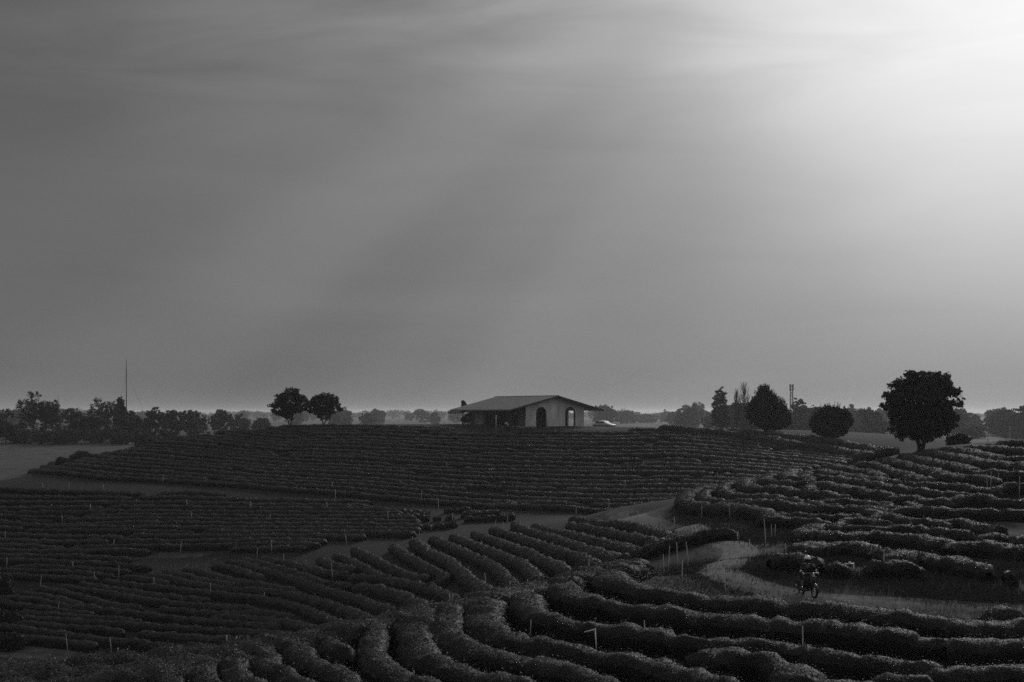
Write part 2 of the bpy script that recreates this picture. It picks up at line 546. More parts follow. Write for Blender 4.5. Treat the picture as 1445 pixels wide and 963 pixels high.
B_ROWS = [  # the spur in the middle
 ('Z5', [(830,150),(950,170),(1060,188)], 'R8', [(0,165),(150,185),(300,220),(420,260),(550,290)]),
 ('Z5', [(810,185),(950,205),(1040,225)], 'R8', [(0,235),(150,265),(300,290),(400,322),(600,330),(800,352),(950,378)]),
 ('Z5', [(620,190),(700,215),(850,245),(1000,280),(1130,307),(1220,332)]),
 ('R8', [(210,375),(400,400),(600,402),(800,405),(910,428)]),
 ('Z5', [(1230,342),(1330,345),(1440,357)]),
 ('Z5', [(500,182),(600,225),(700,250),(800,282),(900,315),(1000,345),(1090,368)]),
 ('Z5', [(380,208),(500,247),(620,285),(750,325),(880,365),(975,408)]),
 ('Z5', [(1020,392),(1090,380),(1170,392)]),
 ('Z5', [(270,235),(350,258),(450,295),(550,328),(650,372),(740,408),(800,442)]),
 ('Z5', [(155,252),(300,305),(420,352),(550,400),(640,490)]),
 ('Z3', [(1250,462),(1330,497),(1440,548)], 'Z5', [(310,378),(400,420),(500,528)]),
 ('Z3', [(1140,478),(1200,528),(1280,570),(1370,610)], 'Z5', [(130,395),(200,450),(260,505),(350,560)]),
 ('Z3', [(1020,505),(1080,550),(1150,592),(1250,642),(1350,690)], 'Z5', [(0,530),(80,565),(170,602)]),
 ('Z3', [(800,525),(880,560),(950,600),(1050,650),(1120,672),(1210,692)]),
 ('Z3', [(690,560),(760,582),(830,612),(900,652),(1000,692)]),
 ('Z3', [(600,582),(650,600),(720,622),(800,642)]),
 ('Z3', [(280,577),(380,597),(500,622),(620,652),(760,667)]),
 ('Z4', [(770,117),(900,125),(1000,137),(1100,152),(1200,172),(1290,207),(1370,242)]),
 ('Z4', [(165,25),(270,42),(400,77),(520,112),(640,157)]),
 ('Z4', [(70,37),(170,42),(280,77),(400,112),(500,142),(600,182),(720,212),(830,242),(930,287),(1020,302)]),
 ('Z4', [(690,160),(730,152),(780,167)]),
 ('Z4', [(800,172),(900,182),(1000,202),(1080,227),(1150,267),(1220,292)]),
 ('Z4', [(0,57),(80,62),(170,87),(290,132)]),
 ('Z2', [(1040,72),(1150,92),(1250,125),(1350,147),(1445,158)], 'Z4', [(350,180),(480,202)]),
 ('Z2', [(920,92),(1050,112),(1200,150),(1360,170)]),
 ('Z2', [(820,107),(950,122),(1050,147),(1150,170),(1300,188)], 'Z4', [(240,192),(300,197),(420,212),(550,242),(680,277),(780,312),(900,357)]),
 ('Z2', [(690,122),(800,127),(950,157)]),
 ('Z2', [(580,147),(750,165),(900,177),(1050,197),(1200,212)], 'Z4', [(241,237),(300,247),(420,267),(520,297),(600,332),(700,372),(780,392)]),
 ('Z2', [(450,157),(600,182),(750,205),(900,227),(1050,242),(1190,250)]),
 ('Z2', [(330,172),(500,197),(650,217),(800,245),(1000,270),(1200,288),(1445,297)]),
 ('Z2', [(210,187),(350,202),(500,242),(650,282),(800,296)]),
 ('Z2', [(900,302),(1050,312),(1200,330)], 'Z4', [(241,315),(300,322),(460,347)]),
 ('Z4', [(0,340),(150,346),(300,362),(420,372),(500,392),(590,417)]),
 ('Z2', [(110,212),(300,232),(450,277),(600,307),(800,327),(950,350),(1150,367)], 'Z4', [(240,388),(380,402)]),
 ('Z2', [(0,238),(150,240),(350,277),(480,302)]),
 ('Z2', [(0,262),(200,290),(350,312),(530,332)]),
 ('Z2', [(100,317),(300,335),(500,350),(700,362),(800,376)]),
 ('Z2', [(100,347),(300,362),(500,376),(700,387),(900,397),(1100,415),(1300,424)], 'Z4', [(240,431),(350,437),(440,457)]),
 ('Z2', [(0,372),(200,387),(400,406),(600,412),(700,436)]),
 ('Z2', [(780,442),(1000,460),(1200,471),(1400,478)]),
 ('Z2', [(0,402),(200,426),(400,456),(600,481),(800,496),(950,516),(1090,524)]),
 ('Z2', [(60,457),(200,471),(400,490),(550,511)]),
]
L_ROWS = [  # level terraces under the far hill
 ('Z1', [(0,190),(200,200),(500,208),(830,225)]),
 ('Z1', [(870,225),(1000,212),(1150,215),(1270,220)]),
 ('Z1', [(0,238),(300,242),(600,240),(750,245)]),
 ('Z1', [(780,240),(1000,238),(1250,247),(1445,255)], 'Z3', [(500,258),(900,266)]),
 ('Z1', [(0,268),(300,270),(550,268),(750,270),(1000,268),(1445,280)], 'Z3', [(500,284),(900,288)]),
 ('Z1', [(0,300),(250,300),(450,295),(580,300)]),
 ('Z1', [(610,296),(900,292),(1200,298),(1445,302)], 'Z3', [(600,304),(1000,308)]),
 ('Z1', [(0,325),(300,326),(500,322),(800,318),(1100,322),(1445,325)], 'Z3', [(700,326),(1080,330)]),
 ('Z1', [(0,340),(200,350),(430,352)]),
 ('Z1', [(470,347),(800,338),(1100,343),(1445,347)], 'Z3', [(700,347),(1150,352)]),
 ('Z1', [(100,368),(300,375)]),
 ('Z1', [(360,367),(600,360),(900,359),(1200,365),(1445,368)], 'Z3', [(700,369),(1170,376)]),
 ('Z1', [(0,375),(150,395),(350,400),(600,386),(850,381),(1200,387),(1445,390)], 'Z3', [(700,390),(1180,398)]),
 ('Z1', [(250,408),(500,403),(700,410),(900,406),(1200,411),(1445,412)], 'Z3', [(700,412),(1170,420)]),
 ('Z1', [(0,410),(130,416)]),
 ('Z1', [(140,427),(350,427),(600,424),(800,428),(1100,437)]),
 ('Z1', [(1150,431),(1445,434)], 'Z3', [(700,434),(1140,440)]),
 ('Z1', [(0,445),(250,460),(500,462),(700,466)]),
 ('Z1', [(730,456),(1000,456),(1445,458)], 'Z3', [(600,456),(860,460)]),
 ('Z1', [(0,480),(200,490),(400,491),(620,487)]),
 ('Z1', [(670,485),(900,488),(1200,486),(1445,480)], 'Z3', [(400,478),(640,486)]),
 ('Z1', [(0,508),(200,515),(360,530)]),
 ('Z1', [(400,525),(700,515),(1000,512),(1200,512),(1445,503)], 'Z3', [(400,500),(600,504)]),
 ('Z3', [(100,526),(300,522),(530,520)]),
 ('Z1', [(0,540),(200,545),(450,541),(650,536),(850,546)]),
 ('Z1', [(0,570),(200,570),(400,571),(740,589)]),
 ('Z1', [(0,592),(200,597),(400,606),(600,611),(850,636)]),
 ('Z1', [(60,630),(250,626),(500,641),(740,656)]),
 ('Z1', [(0,647),(200,651),(400,656),(650,681)]),
 ('Z1', [(40,676),(300,686),(560,701)]),
]
D_ROWS = [  # the right-hand hill
 ('Z6', [(640,465),(530,500),(492,540),(560,576),(700,578),(850,586),(1000,606),(1090,636)]),
 ('Z6', [(730,452),(645,487),(622,520),(680,543),(800,553),(900,547)]),
 ('Z6', [(830,422),(765,450),(772,482),(840,508),(930,508),(1050,510),(1150,522),(1300,546),(1400,562)]),
 ('Z6', [(900,545),(1050,550),(1200,556),(1330,582)]),
 ('Z6', [(960,402),(905,430),(925,458),(1000,465),(1130,462),(1250,480),(1350,490)], 'Z7', [(0,430),(150,442),(280,466),(400,490),(550,512),(720,537),(850,552)]),
 ('Z6', [(1100,382),(1045,402),(1062,420),(1150,422),(1250,426),(1350,436)], 'Z7', [(0,386),(150,392),(300,416),(450,436),(600,460),(750,485),(980,502)]),
 ('Z6', [(1250,347),(1195,375),(1215,395),(1300,400)], 'Z7', [(0,347),(150,361),(300,386),(520,412)]),
 ('Z7', [(130,315),(250,335),(400,352),(460,376)]),
 ('Z7', [(0,486),(100,491),(200,511)]),
 ('Z7', [(170,547),(300,546),(450,562)]),
 ('Z7', [(0,562),(150,581),(300,586),(500,591)]),
 ('Z7', [(360,297),(450,312),(560,346),(680,381),(780,406)]),
 ('Z7', [(490,272),(600,291),(750,326),(850,352),(930,380),(1020,386),(1180,397)]),
 ('Z7', [(640,247),(750,266),(850,291),(1000,312),(1080,336)]),
 ('Z7', [(1070,342),(1200,346),(1350,356),(1445,361)]),
 ('Z7', [(730,427),(900,431),(1050,451),(1180,466)]),
 ('Z7', [(800,222),(950,241),(1100,266),(1200,291),(1300,296),(1445,306)]),
 ('Z7', [(940,202),(1050,206),(1200,241),(1300,262),(1445,262)]),
 ('Z7', [(1080,187),(1200,181),(1320,201),(1445,211)]),
 ('Z7', [(1270,162),(1350,147),(1445,151)]),
 ('Z7', [(960,542),(1050,500),(1150,503),(1250,532),(1330,547),(1445,552)]),
 ('Z7', [(1240,472),(1300,434),(1400,437),(1445,441)]),
 ('Z7', [(700,575),(690,600),(800,602),(1000,612),(1200,607),(1445,616)]),
 ('Z7', [(440,652),(500,617),(640,602)]),
 ('Z8', [(600,75),(700,100),(850,126),(940,132)]),
 ('Z8', [(960,125),(1050,117),(1150,127),(1190,152)]),
 ('Z8', [(380,17),(500,12),(620,32)]),
 ('Z8', [(220,47),(350,52),(500,47),(660,62)]),
 ('Z8', [(40,112),(150,107),(260,127)]),
 ('Z8', [(80,87),(200,92),(330,97),(420,97)]),
 ('Z8', [(400,140),(450,110),(550,108),(620,132)]),
 ('Z8', [(400,162),(550,172),(700,157),(850,152),(950,172)]),
 ('Z8', [(970,182),(1080,177),(1150,197)]),
 ('Z8', [(300,150),(210,180),(205,212),(280,195),(350,212),(450,212),(600,197),(700,202),(850,222),(950,237),(1020,257)]),
 ('Z8', [(1010,267),(1100,247),(1250,257),(1445,287)]),
 ('Z8', [(140,282),(250,262),(400,252),(520,257),(620,282)]),
 ('Z8', [(570,302),(660,292),(690,307)]),
 ('Z8', [(0,332),(100,322),(200,332),(290,357)]),
 ('Z8', [(700,332),(800,317),(950,332),(1100,362),(1250,392)]),
 ('Z8', [(540,377),(650,392),(750,402),(880,442)]),
 ('Z8', [(1190,222),(1270,197),(1360,212)]),
 ('Z8', [(1270,152),(1340,147)]),
 ('Z8', [(1390,232),(1445,212)]),
 ('Z8', [(1330,432),(1400,422)]),
 ('Z8', [(310,362),(380,352),(450,367)]),
]
C_EDGE_ROWS = [  # the two hedges that run down the shoulder of the far hill
 ('Z6', [(330,47),(450,51),(600,67),(800,83),(1000,113),(1200,148),(1350,175)], 'Z7', [(0,165),(200,203),(400,240)]),
 ('Z6', [(650,57),(800,69),(1000,86),(1200,106),(1350,120)], 'Z7', [(0,125),(200,150),(400,186),(600,222)]),
]


def traced(row):
    pts = []
    for k in range(0, len(row), 2):
        pts += px(row[k], row[k + 1])
    return resample(smooth_line(resample(pts, 2.0), 3), 3.0)


def c_rows():
    top_x, top_y = [57, 150, 230, 300, 395, 520, 650, 850, 950, 1000, 1100, 1200, 1260], [570, 573, 580, 588, 600, 598, 602.5, 604.5, 603, 608, 621, 634, 642]
    bot_x, bot_y = [57, 150, 270, 400, 500, 600, 700, 850, 950, 1100, 1260], [661, 671, 678, 687, 694, 704, 711, 717, 716, 714, 712]
    sil_x, sil_y = [50, 57, 85, 117, 150, 200, 250, 300, 360, 395], [675, 661, 650, 643, 640, 630.5, 618, 612, 604, 599]
    crest_x, crest_y = [850, 880, 1000, 1150, 1240, 1270], [719, 714, 690, 655, 640, 636]
    rng = random.Random(3)
    rows = []
    N = 20
    for k in range(N):
        t = ((k + 0.35) / (N - 0.65)) ** 1.16
        cuts = sorted(rng.sample(range(120, 1150), rng.choice([1, 2, 2, 3])))
        seg = []
        for x in range(58, 1262, 6):
            y = np.interp(x, top_x, top_y) * (1 - t) + np.interp(x, bot_x, bot_y) * t + 0.7 * math.sin(x * 0.013 + k * 1.7) + 0.35 * math.sin(x * 0.05 + k)
            ok = y > np.interp(x, sil_x, sil_y) + 0.3 if x < 395 else True
            if x > 929 and y < np.interp(x, [929, 953, 985, 1026, 1068, 1109, 1145, 1186, 1228, 1262], [600, 600.6, 604, 607, 613.5, 621, 627, 634, 641, 647]) + 5:
                ok = False
            if x > 850 and y > np.interp(x, crest_x, crest_y) + 4:
                ok = False
            if any(abs(x - c) < 4 for c in cuts):
                ok = False
            if 645 < x < 870 and y < 607.5:
                ok = False
            if ok:
                seg.append((x, y))
            elif len(seg) > 5:
                rows.append((k, seg))
                seg = []
            else:
                seg = []
        if len(seg) > 5:
            rows.append((k, seg))
    return rows


ZONES = dict(A=(30, 76), B=(86, 176), L=(140, 212), D=(62, 152), C=(160, 262), E=(150, 250))
HEDGES = []          # dict(zone, path2d, h)
for zone, rows, h in (('A', A_ROWS, 0.85), ('B', B_ROWS, 0.85), ('L', L_ROWS, 0.7), ('D', D_ROWS, 0.8), ('E', C_EDGE_ROWS, 1.35)):
    for i, row in enumerate(rows):
        tr = traced(row)
        w = smooth_line(resample(locate(tr, *ZONES[zone], h=h), 0.6), 6)
        HEDGES.append(dict(zone=zone, i=i, p=w, h=h, cx=float(tr[:, 0].mean()), cy=float(tr[:, 1].mean()), x0=float(tr[:, 0].min()), x1=float(tr[:, 0].max())))
for i, (k, seg) in enumerate(c_rows()):
    tr = np.array(seg)
    w = smooth_line(resample(locate(tr, *ZONES['C'], h=0.65), 1.0), 8)
    HEDGES.append(dict(zone='C', i=i, k=k, p=w, h=0.65, cx=float(tr[:, 0].mean()), cy=float(tr[:, 1].mean())))

# a hedge that ends on a crest goes on over it
for H in HEDGES:
    p = H['p']
    if H['zone'] == 'A' and H['cx'] > 850 and len(p) > 4:
        a, b = p[0] - p[3], p[-1] - p[-4]
        a, b = a / (np.linalg.norm(a) + 1e-9), b / (np.linalg.norm(b) + 1e-9)
        H['p'] = np.concatenate([p[:1] + a * .6, p, p[-1:] + b * .6])
    if H['zone'] == 'D' and len(p) > 4 and H['cy'] < 745:
        a, b = p[0] - p[3], p[-1] - p[-4]
        a, b = a / (np.linalg.norm(a) + 1e-9), b / (np.linalg.norm(b) + 1e-9)
        H['p'] = np.concatenate([p[:1] + a * 1.4, p, p[-1:] + b * 1.4])
    if H['zone'] == 'C' and H['cx'] < 700 and p[0][0] < -45:
        d = p[0] - p[min(6, len(p) - 1)]
        d /= np.linalg.norm(d) + 1e-9
        H['p'] = np.concatenate([np.array([p[0] + d * s for s in (6, 4, 2)]), p])
# rows do not stop where the view stops
for H in HEDGES:
    p = H['p']
    if H['zone'] in 'AD' and H['x1'] > 1425 and p[-1][0] > p[0][0] and len(p) > 5:
        d = p[-1] - p[-5]
        d = d / np.linalg.norm(d)
        e = [p[-1]]
        for k in range(24):
            d = d * .9 + np.array([.1, .02])
            d /= np.linalg.norm(d)
            e.append(e[-1] + d)
        H['p'] = np.concatenate([p, np.array(e[1:])])
    if H['zone'] in 'ABL' and H['x0'] < 14 and p[0][0] < p[-1][0] and len(p) > 5:
        d = p[0] - p[4]
        d = d / np.linalg.norm(d)
        e = [p[0]]
        for k in range(18):
            d = d * .9 + np.array([-.1, 0])
            d /= np.linalg.norm(d)
            e.append(e[-1] + d)
        H['p'] = np.concatenate([np.array(e[:0:-1]), p])
# room that each row has
allp = np.concatenate([np.concatenate([h['p'], np.full((len(h['p']), 1), n)], 1) for n, h in enumerate(HEDGES)])
for n, H in enumerate(HEDGES):
    q = H['p'][::4]
    lo, hi = q.min(0) - 6, q.max(0) + 6
    m = (allp[:, 2] != n) & (allp[:, 0] > lo[0]) & (allp[:, 0] < hi[0]) & (allp[:, 1] > lo[1]) & (allp[:, 1] < hi[1])
    o = allp[m][:, :2]
    if len(o):
        d = np.sqrt(((q[:, None] - o[None]) ** 2).sum(-1)).min(1)
        H['space'] = float(np.percentile(d, 60))
    else:
        H['space'] = 3.0

# where the ground carries dry grass (soft mask)
GRASS = [  # (points, distances, radius in m, strength)
 ([(1445,865),(1300,857),(1140,845),(1050,826),(985,810),(930,806)], (50, 76), 2.2, 1.0),
 ([(1040,800),(1060,785),(1030,768),(990,757),(950,748),(900,735),(872,724)], (60, 150), 1.6, .8),
 ([(1060,775),(1090,755),(1130,735)], (66, 120), 1.6, .8),
 ([(960,740),(1010,735),(1060,725)], (80, 130), 2.2, .4),
 ([(1160,815),(1250,815),(1350,812),(1445,800)], (56, 80), 3.0, .75),
 ([(1080,805),(1130,800),(1180,790)], (60, 80), 1.5, .7),
 ([(1360,745),(1400,750),(1440,742)], (70, 100), 2.0, .6),
 ([(20,682),(90,682),(180,686),(300,690),(400,693),(480,695)], (185, 225), 2.0, .05),
 ([(500,697),(560,703),(620,710),(700,719),(800,721),(860,722)], (150, 195), 1.5, .15),
 ([(560,714),(600,725),(640,735)], (150, 190), 1.5, .1),
 ([(195,786),(240,784),(280,784)], (150, 175), 1.1, .7),
 ([(20,918),(60,922),(110,922)], (100, 140), 2.0, .9),
 ([(350,783),(450,775),(560,762),(640,745),(760,735)], (140, 170), 1.0, .1),
 ([(460,815),(475,812)], (110, 140), 1.5, .7),
 ([(700,600),(760,603),(840,604)], (225, 262), 4, .4),
]
XX, YY = np.meshgrid(GX, GY)
GM = np.zeros(GZ.shape)
for pts, dr, rad, st in GRASS:
    w = resample(locate(pts, *dr), 1.0)
    a, b = np.searchsorted(GX, [w[:, 0].min() - 8, w[:, 0].max() + 8])
    c, d = np.searchsorted(GY, [w[:, 1].min() - 8, w[:, 1].max() + 8])
    if b <= a or d <= c:
        continue
    sx, sy = XX[c:d, a:b], YY[c:d, a:b]
    dist = np.sqrt(((sx[..., None] - w[:, 0]) ** 2 + (sy[..., None] - w[:, 1]) ** 2)).min(-1)
    GM[c:d, a:b] = np.maximum(GM[c:d, a:b], st * np.clip((rad + 1.0 - dist) / 1.6, 0, 1))
plain = np.clip((YY - 268) / 12, 0, 1)
plain = np.maximum(plain, np.clip((YY + XX * -1.05 - 305) / 8, 0, 1) * (XX < -40))
plain = np.maximum(plain, np.clip((np.abs(XX) - 170) / 20, 0, 1))
plain = np.maximum(plain, np.clip((YY - XX * 0 - 200) / 10, 0, 1) * np.clip((XX - 62) / 10, 0, 1))
GM = np.maximum(GM, plain)

nx, ny = len(GX), len(GY)
idx = np.arange(nx * ny).reshape(ny, nx)
gq = np.stack([idx[:-1, :-1], idx[:-1, 1:], idx[1:, 1:], idx[1:, :-1]], -1).reshape(-1, 4)
gme = np_mesh('ground', np.stack([XX, YY, GZ], -1).reshape(-1, 3), gq)
at = gme.attributes.new('grass_cover', 'FLOAT', 'POINT')
at.data.foreach_set('value', GM.ravel().astype(np.float32))


def ground_material():
    m = bpy.data.materials.new('soil_and_grass')
    m.use_nodes = True
    nt = m.node_tree
    p = nt.nodes['Principled BSDF']
    p.inputs['Roughness'].default_value = 0.95
    p.inputs['Specular IOR Level'].default_value = 0.08
    g = nt.nodes.new('ShaderNodeNewGeometry')

    def noise(scale, detail=6, rough=0.6):
        n = nt.nodes.new('ShaderNodeTexNoise')
        n.inputs['Scale'].default_value = scale
        n.inputs['Detail'].default_value = detail
        n.inputs['Roughness'].default_value = rough
        nt.links.new(g.outputs['Position'], n.inputs['Vector'])
        return n.outputs[0]

    def rng_(v, a, b, c, d):
        r = nt.nodes.new('ShaderNodeMapRange')
        for k, x in zip(('From Min', 'From Max', 'To Min', 'To Max'), (a, b, c, d)):
            r.inputs[k].default_value = x
        nt.links.new(v, r.inputs['Value'])
        return r.outputs[0]

    def mth(op, a, b):
        n = nt.nodes.new('ShaderNodeMath')
        n.operation = op
        nt.links.new(a, n.inputs[0])
        nt.links.new(b, n.inputs[1])
        return n.outputs[0]
    a = nt.nodes.new('ShaderNodeAttribute')
    a.attribute_name = 'grass_cover'
    n1, n2, n3 = noise(0.9), noise(5.0, 8, 0.7), noise(0.03, 5)
    n4 = noise(0.18, 6, 0.7)
    soil = rng_(n2, 0.3, 0.7, 0.008, 0.024)
    grass = mth('MULTIPLY', rng_(n2, 0.3, 0.7, 0.04, 0.105), mth('MULTIPLY', rng_(n1, 0.3, 0.7, 0.65, 1.3), mth('MULTIPLY', rng_(n3, 0.35, 0.65, 0.75, 1.2), rng_(n4, 0.3, 0.7, 0.65, 1.25))))
    edge = rng_(mth('ADD', a.outputs['Fac'], rng_(n1, 0.2, 0.8, -0.3, 0.3)), 0.3, 0.7, 0.0, 1.0)
    mx = nt.nodes.new('ShaderNodeMix')
    nt.links.new(edge, mx.inputs[0])
    nt.links.new(soil, mx.inputs[2])
    nt.links.new(grass, mx.inputs[3])
    nt.links.new(mx.outputs[0], p.inputs['Base Color'])
    b = nt.nodes.new('ShaderNodeBump')
    b.inputs['Strength'].default_value = 0.6
    b.inputs['Distance'].default_value = 0.12
    nt.links.new(n2, b.inputs['Height'])
    nt.links.new(b.outputs[0], p.inputs['Normal'])
    return m


M['ground'] = ground_material()
tag(link('ground', gme, M['ground'], smooth=True), kind='structure')


# ---- the dirt track
def strip(name, pts, dr, width, m):
    w = smooth_line(resample(locate(pts, *dr), 0.5), 12)
    t = np.gradient(w, axis=0)
    t /= np.linalg.norm(t, axis=1)[:, None]
    nrm = np.stack([-t[:, 1], t[:, 0]], 1)
    K = 11
    V = []
    for i, k in enumerate(np.linspace(-1, 1, K)):
        q = w + nrm * k * width / 2 * (1 + 0.12 * np.sin(np.arange(len(w)) * 0.31 + 2 * k))[:, None]
        rut = -0.03 * math.exp(-((abs(k) - 0.5) / 0.16) ** 2)
        V.append(np.stack([q[:, 0], q[:, 1], ground(q[:, 0], q[:, 1]) + 0.07 * (1 - k ** 4) - 0.025 + rut], 1))
    V = np.stack(V, 1)
    n = len(w)
    ii = np.arange(n * K).reshape(n, K)
    q = np.stack([ii[:-1, :-1], ii[:-1, 1:], ii[1:, 1:], ii[1:, :-1]], -1).reshape(-1, 4)
    return tag(link(name, np_mesh(name, V.reshape(-1, 3), q), m, smooth=True), kind='structure'), w


M['track'] = mat('worn_track', 0.115, 0.95, 0.08, 0.45, 2.2, bump=0.5)
TRACK, TRACKLINE = strip('track', [(1520,866),(1445,864),(1300,857),(1200,850),(1140,845),(1085,835),(1040,822),(1012,808),(1022,795),(1045,785),(1048,778),(1030,769),(990,757),(950,748),(900,735),(872,724)], (52, 150), 2.3, M['track'])


# ------------------------------------------------------------------ foliage
def leaf_quads(C, Nrm, size, rng, spread=0.7, aspect=0.55):
    """one pointed leaf (four corners) at each place"""
    n = len(C)
    N = Nrm + rng.normal(0, spread, (n, 3))
    N /= np.linalg.norm(N, axis=1)[:, None] + 1e-9
    R = rng.normal(0, 1, (n, 3))
    A = np.cross(N, R)
    A /= np.linalg.norm(A, axis=1)[:, None] + 1e-9
    B = np.cross(N, A)
    s = size * rng.uniform(0.6, 1.35, n)[:, None]
    return np.stack([C - A * s, C - B * s * aspect, C + A * s, C + B * s * aspect], 1).reshape(-1, 3)


PROFILE = [(-0.86, -0.12), (-1.0, 0.3), (-0.98, 0.62), (-0.80, 0.87), (-0.42, 0.985), (0.0, 1.0), (0.42, 0.985), (0.80, 0.87), (0.98, 0.62), (1.0, 0.3), (0.86, -0.12)]


def hedge_mesh(name, P, width, height, dens, leaf, rng, step, rough=0.07):
    P = resample(P, step)
    n = len(P)
    t = np.gradient(P, axis=0)
    t /= np.linalg.norm(t, axis=1)[:, None] + 1e-9
    nr = np.stack([t[:, 1], -t[:, 0]], 1)
    s = np.arange(n) * step
    L = s[-1]
    e = np.minimum(s, L - s)
    end = np.sqrt(np.clip(e / (0.4 * width), 0, 1))
    end = 0.4 + 0.6 * np.clip(end, 0, 1)
    ph = rng.uniform(0, 6.28, 8)
    am = 0.7 if leaf < .04 else .5
    bush = np.abs(np.cos(math.pi * s / 1.02 + ph[6] + .5 * np.sin(s * .37))) ** 7         # the row is a line of single bushes grown together
    w = 0.5 * width * (1 - .13 * bush * am + 0.11 * am * np.sin(s * 0.55 + ph[0]) + 0.09 * np.sin(s * 1.7 + ph[1]) + 0.08 * np.sin(s * 4.1 + ph[4]) + rng.normal(0, .05, n)) * end
    h = height * (1 - .08 * bush * am + 0.06 * am * np.sin(s * 0.8 + ph[2]) + 0.06 * np.sin(s * 2.1 + ph[3]) + 0.05 * np.sin(s * 4.7 + ph[5]) + rng.normal(0, .03, n)) * (0.35 + 0.65 * end)
    V = []
    gc = ground(P[:, 0], P[:, 1])
    for k, (u, v) in enumerate(PROFILE):
        q = P + nr * (u * w)[:, None]
        g = ground(q[:, 0], q[:, 1])
        zb = g if v < 0.1 else 0.5 * g + 0.5 * gc
        V.append(np.stack([q[:, 0], q[:, 1], zb + v * h], 1))
    V = np.stack(V, 1)
    V += rng.normal(0, rough, V.shape) * np.array([0.7, 0.7, 0.6])
    K = len(PROFILE)
    ii = np.arange(n * K).reshape(n, K)
    q = np.stack([ii[:-1, :-1], ii[:-1, 1:], ii[1:, 1:], ii[1:, :-1]], -1).reshape(-1, 4)
    # leaves
    a, b, c, d = V[:-1, :-1], V[:-1, 1:], V[1:, 1:], V[1:, :-1]
    fn = np.cross(c - a, b - d)
    area = 0.5 * np.linalg.norm(fn, axis=-1).ravel()
    fn = (fn / (np.linalg.norm(fn, axis=-1)[..., None] + 1e-9)).reshape(-1, 3)
    mid = ((a + c) / 2).reshape(-1, 3) - np.repeat(P, K - 1, 0)[: len(area), [0, 1, 0]] * 0
    cnt = int(area.sum() * dens)
    fi = rng.choice(len(area), cnt, p=area / area.sum())
    u, v = rng.uniform(0, 1, (2, cnt, 1))
    aa, bb, cc, dd = (x.reshape(-1, 3)[fi] for x in (a, b, c, d))
    C = (aa * (1 - u) + dd * u) * (1 - v) + (bb * (1 - u) + cc * u) * v
    nn = fn[fi]
    out = C - np.concatenate([P, (gc + 0.4 * height)[:, None]], 1)[np.clip(fi // (K - 1), 0, n - 1)]
    sg = np.sign((nn * out).sum(1))[:, None]
    nn = nn * np.where(sg == 0, 1, sg)
    C = C + nn * rng.uniform(-0.25, 0.9, (cnt, 1)) * leaf
    C = C + nn * (rng.uniform(0, 1, (cnt, 1)) < (.06 if leaf < .04 else .02)) * rng.uniform(0.03, 0.17, (cnt, 1))      # stray shoots
    lv = leaf_quads(C, nn + np.array([0, 0, 0.15]), leaf, rng, 0.4)
    base = n * K
    lq = base + np.arange(cnt * 4).reshape(-1, 4)
    me = np_mesh(name, np.concatenate([V.reshape(-1, 3), lv]), np.concatenate([q, lq]))
    # young shoots above, old leaves on flanks; colour also paints lit top, shaded sides
    young = (np.abs((fi % (K - 1)) - 4.5) < 3) & (rng.uniform(0, 1, cnt) < .88)  # young shoots, also the paler colour that paints the lit top
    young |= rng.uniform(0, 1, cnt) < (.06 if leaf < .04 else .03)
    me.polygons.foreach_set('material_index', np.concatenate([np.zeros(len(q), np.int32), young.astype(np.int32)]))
    return me


ORD = ['first', 'second', 'third', 'fourth', 'fifth', 'sixth', 'seventh', 'eighth', 'ninth', 'tenth', 'eleventh', 'twelfth', 'thirteenth', 'fourteenth', 'fifteenth',
       'sixteenth', 'seventeenth', 'eighteenth', 'nineteenth', 'twentieth', 'twenty-first', 'twenty-second', 'twenty-third', 'twenty-fourth', 'twenty-fifth', 'twenty-sixth',
       'twenty-seventh', 'twenty-eighth', 'twenty-ninth', 'thirtieth'] + ['thirty-' + s for s in ('first', 'second', 'third', 'fourth', 'fifth', 'sixth', 'seventh', 'eighth', 'ninth')] + \
      ['fortieth'] + ['forty-' + s for s in ('first', 'second', 'third', 'fourth', 'fifth', 'sixth', 'seventh', 'eighth', 'ninth')] + ['fiftieth']
SPEC = dict(  # leaves per m2, leaf size, step, widest, narrowest, roughness
    A=(760, 0.028, 0.30, 1.5, .95, 0.05), B=(210, 0.05, 0.45, 1.5, 1.0, 0.06), L=(85, 0.078, 0.6, 1.5, 0.95, 0.06), D=(300, 0.045, 0.4, 1.6, 1.0, 0.06),
    C=(60, 0.09, 0.8, 1.35, .95, 0.06), E=(70, 0.09, 0.6, 2.4, 2.2, 0.08))
GROUPS = dict(A='dark tea hedges curving over the near knoll', B='diagonal tea hedges on the middle spur', L='level tea hedges on the lower left terraces',
              D='tea hedges wrapping the right-hand hill', C='thin tea hedge rows on the far pavilion hill', E='long hedges along the shoulder of the far hill')
order = {}
for z in 'ABLD':
    hs = sorted((h for h in HEDGES if h['zone'] == z), key=lambda h: h['cy'])
    for n, h in enumerate(hs):
        h['n'] = n
side = lambda h: 'left' if h['cx'] < 480 else ('middle' if h['cx'] < 960 else 'right')
seen_c = {}
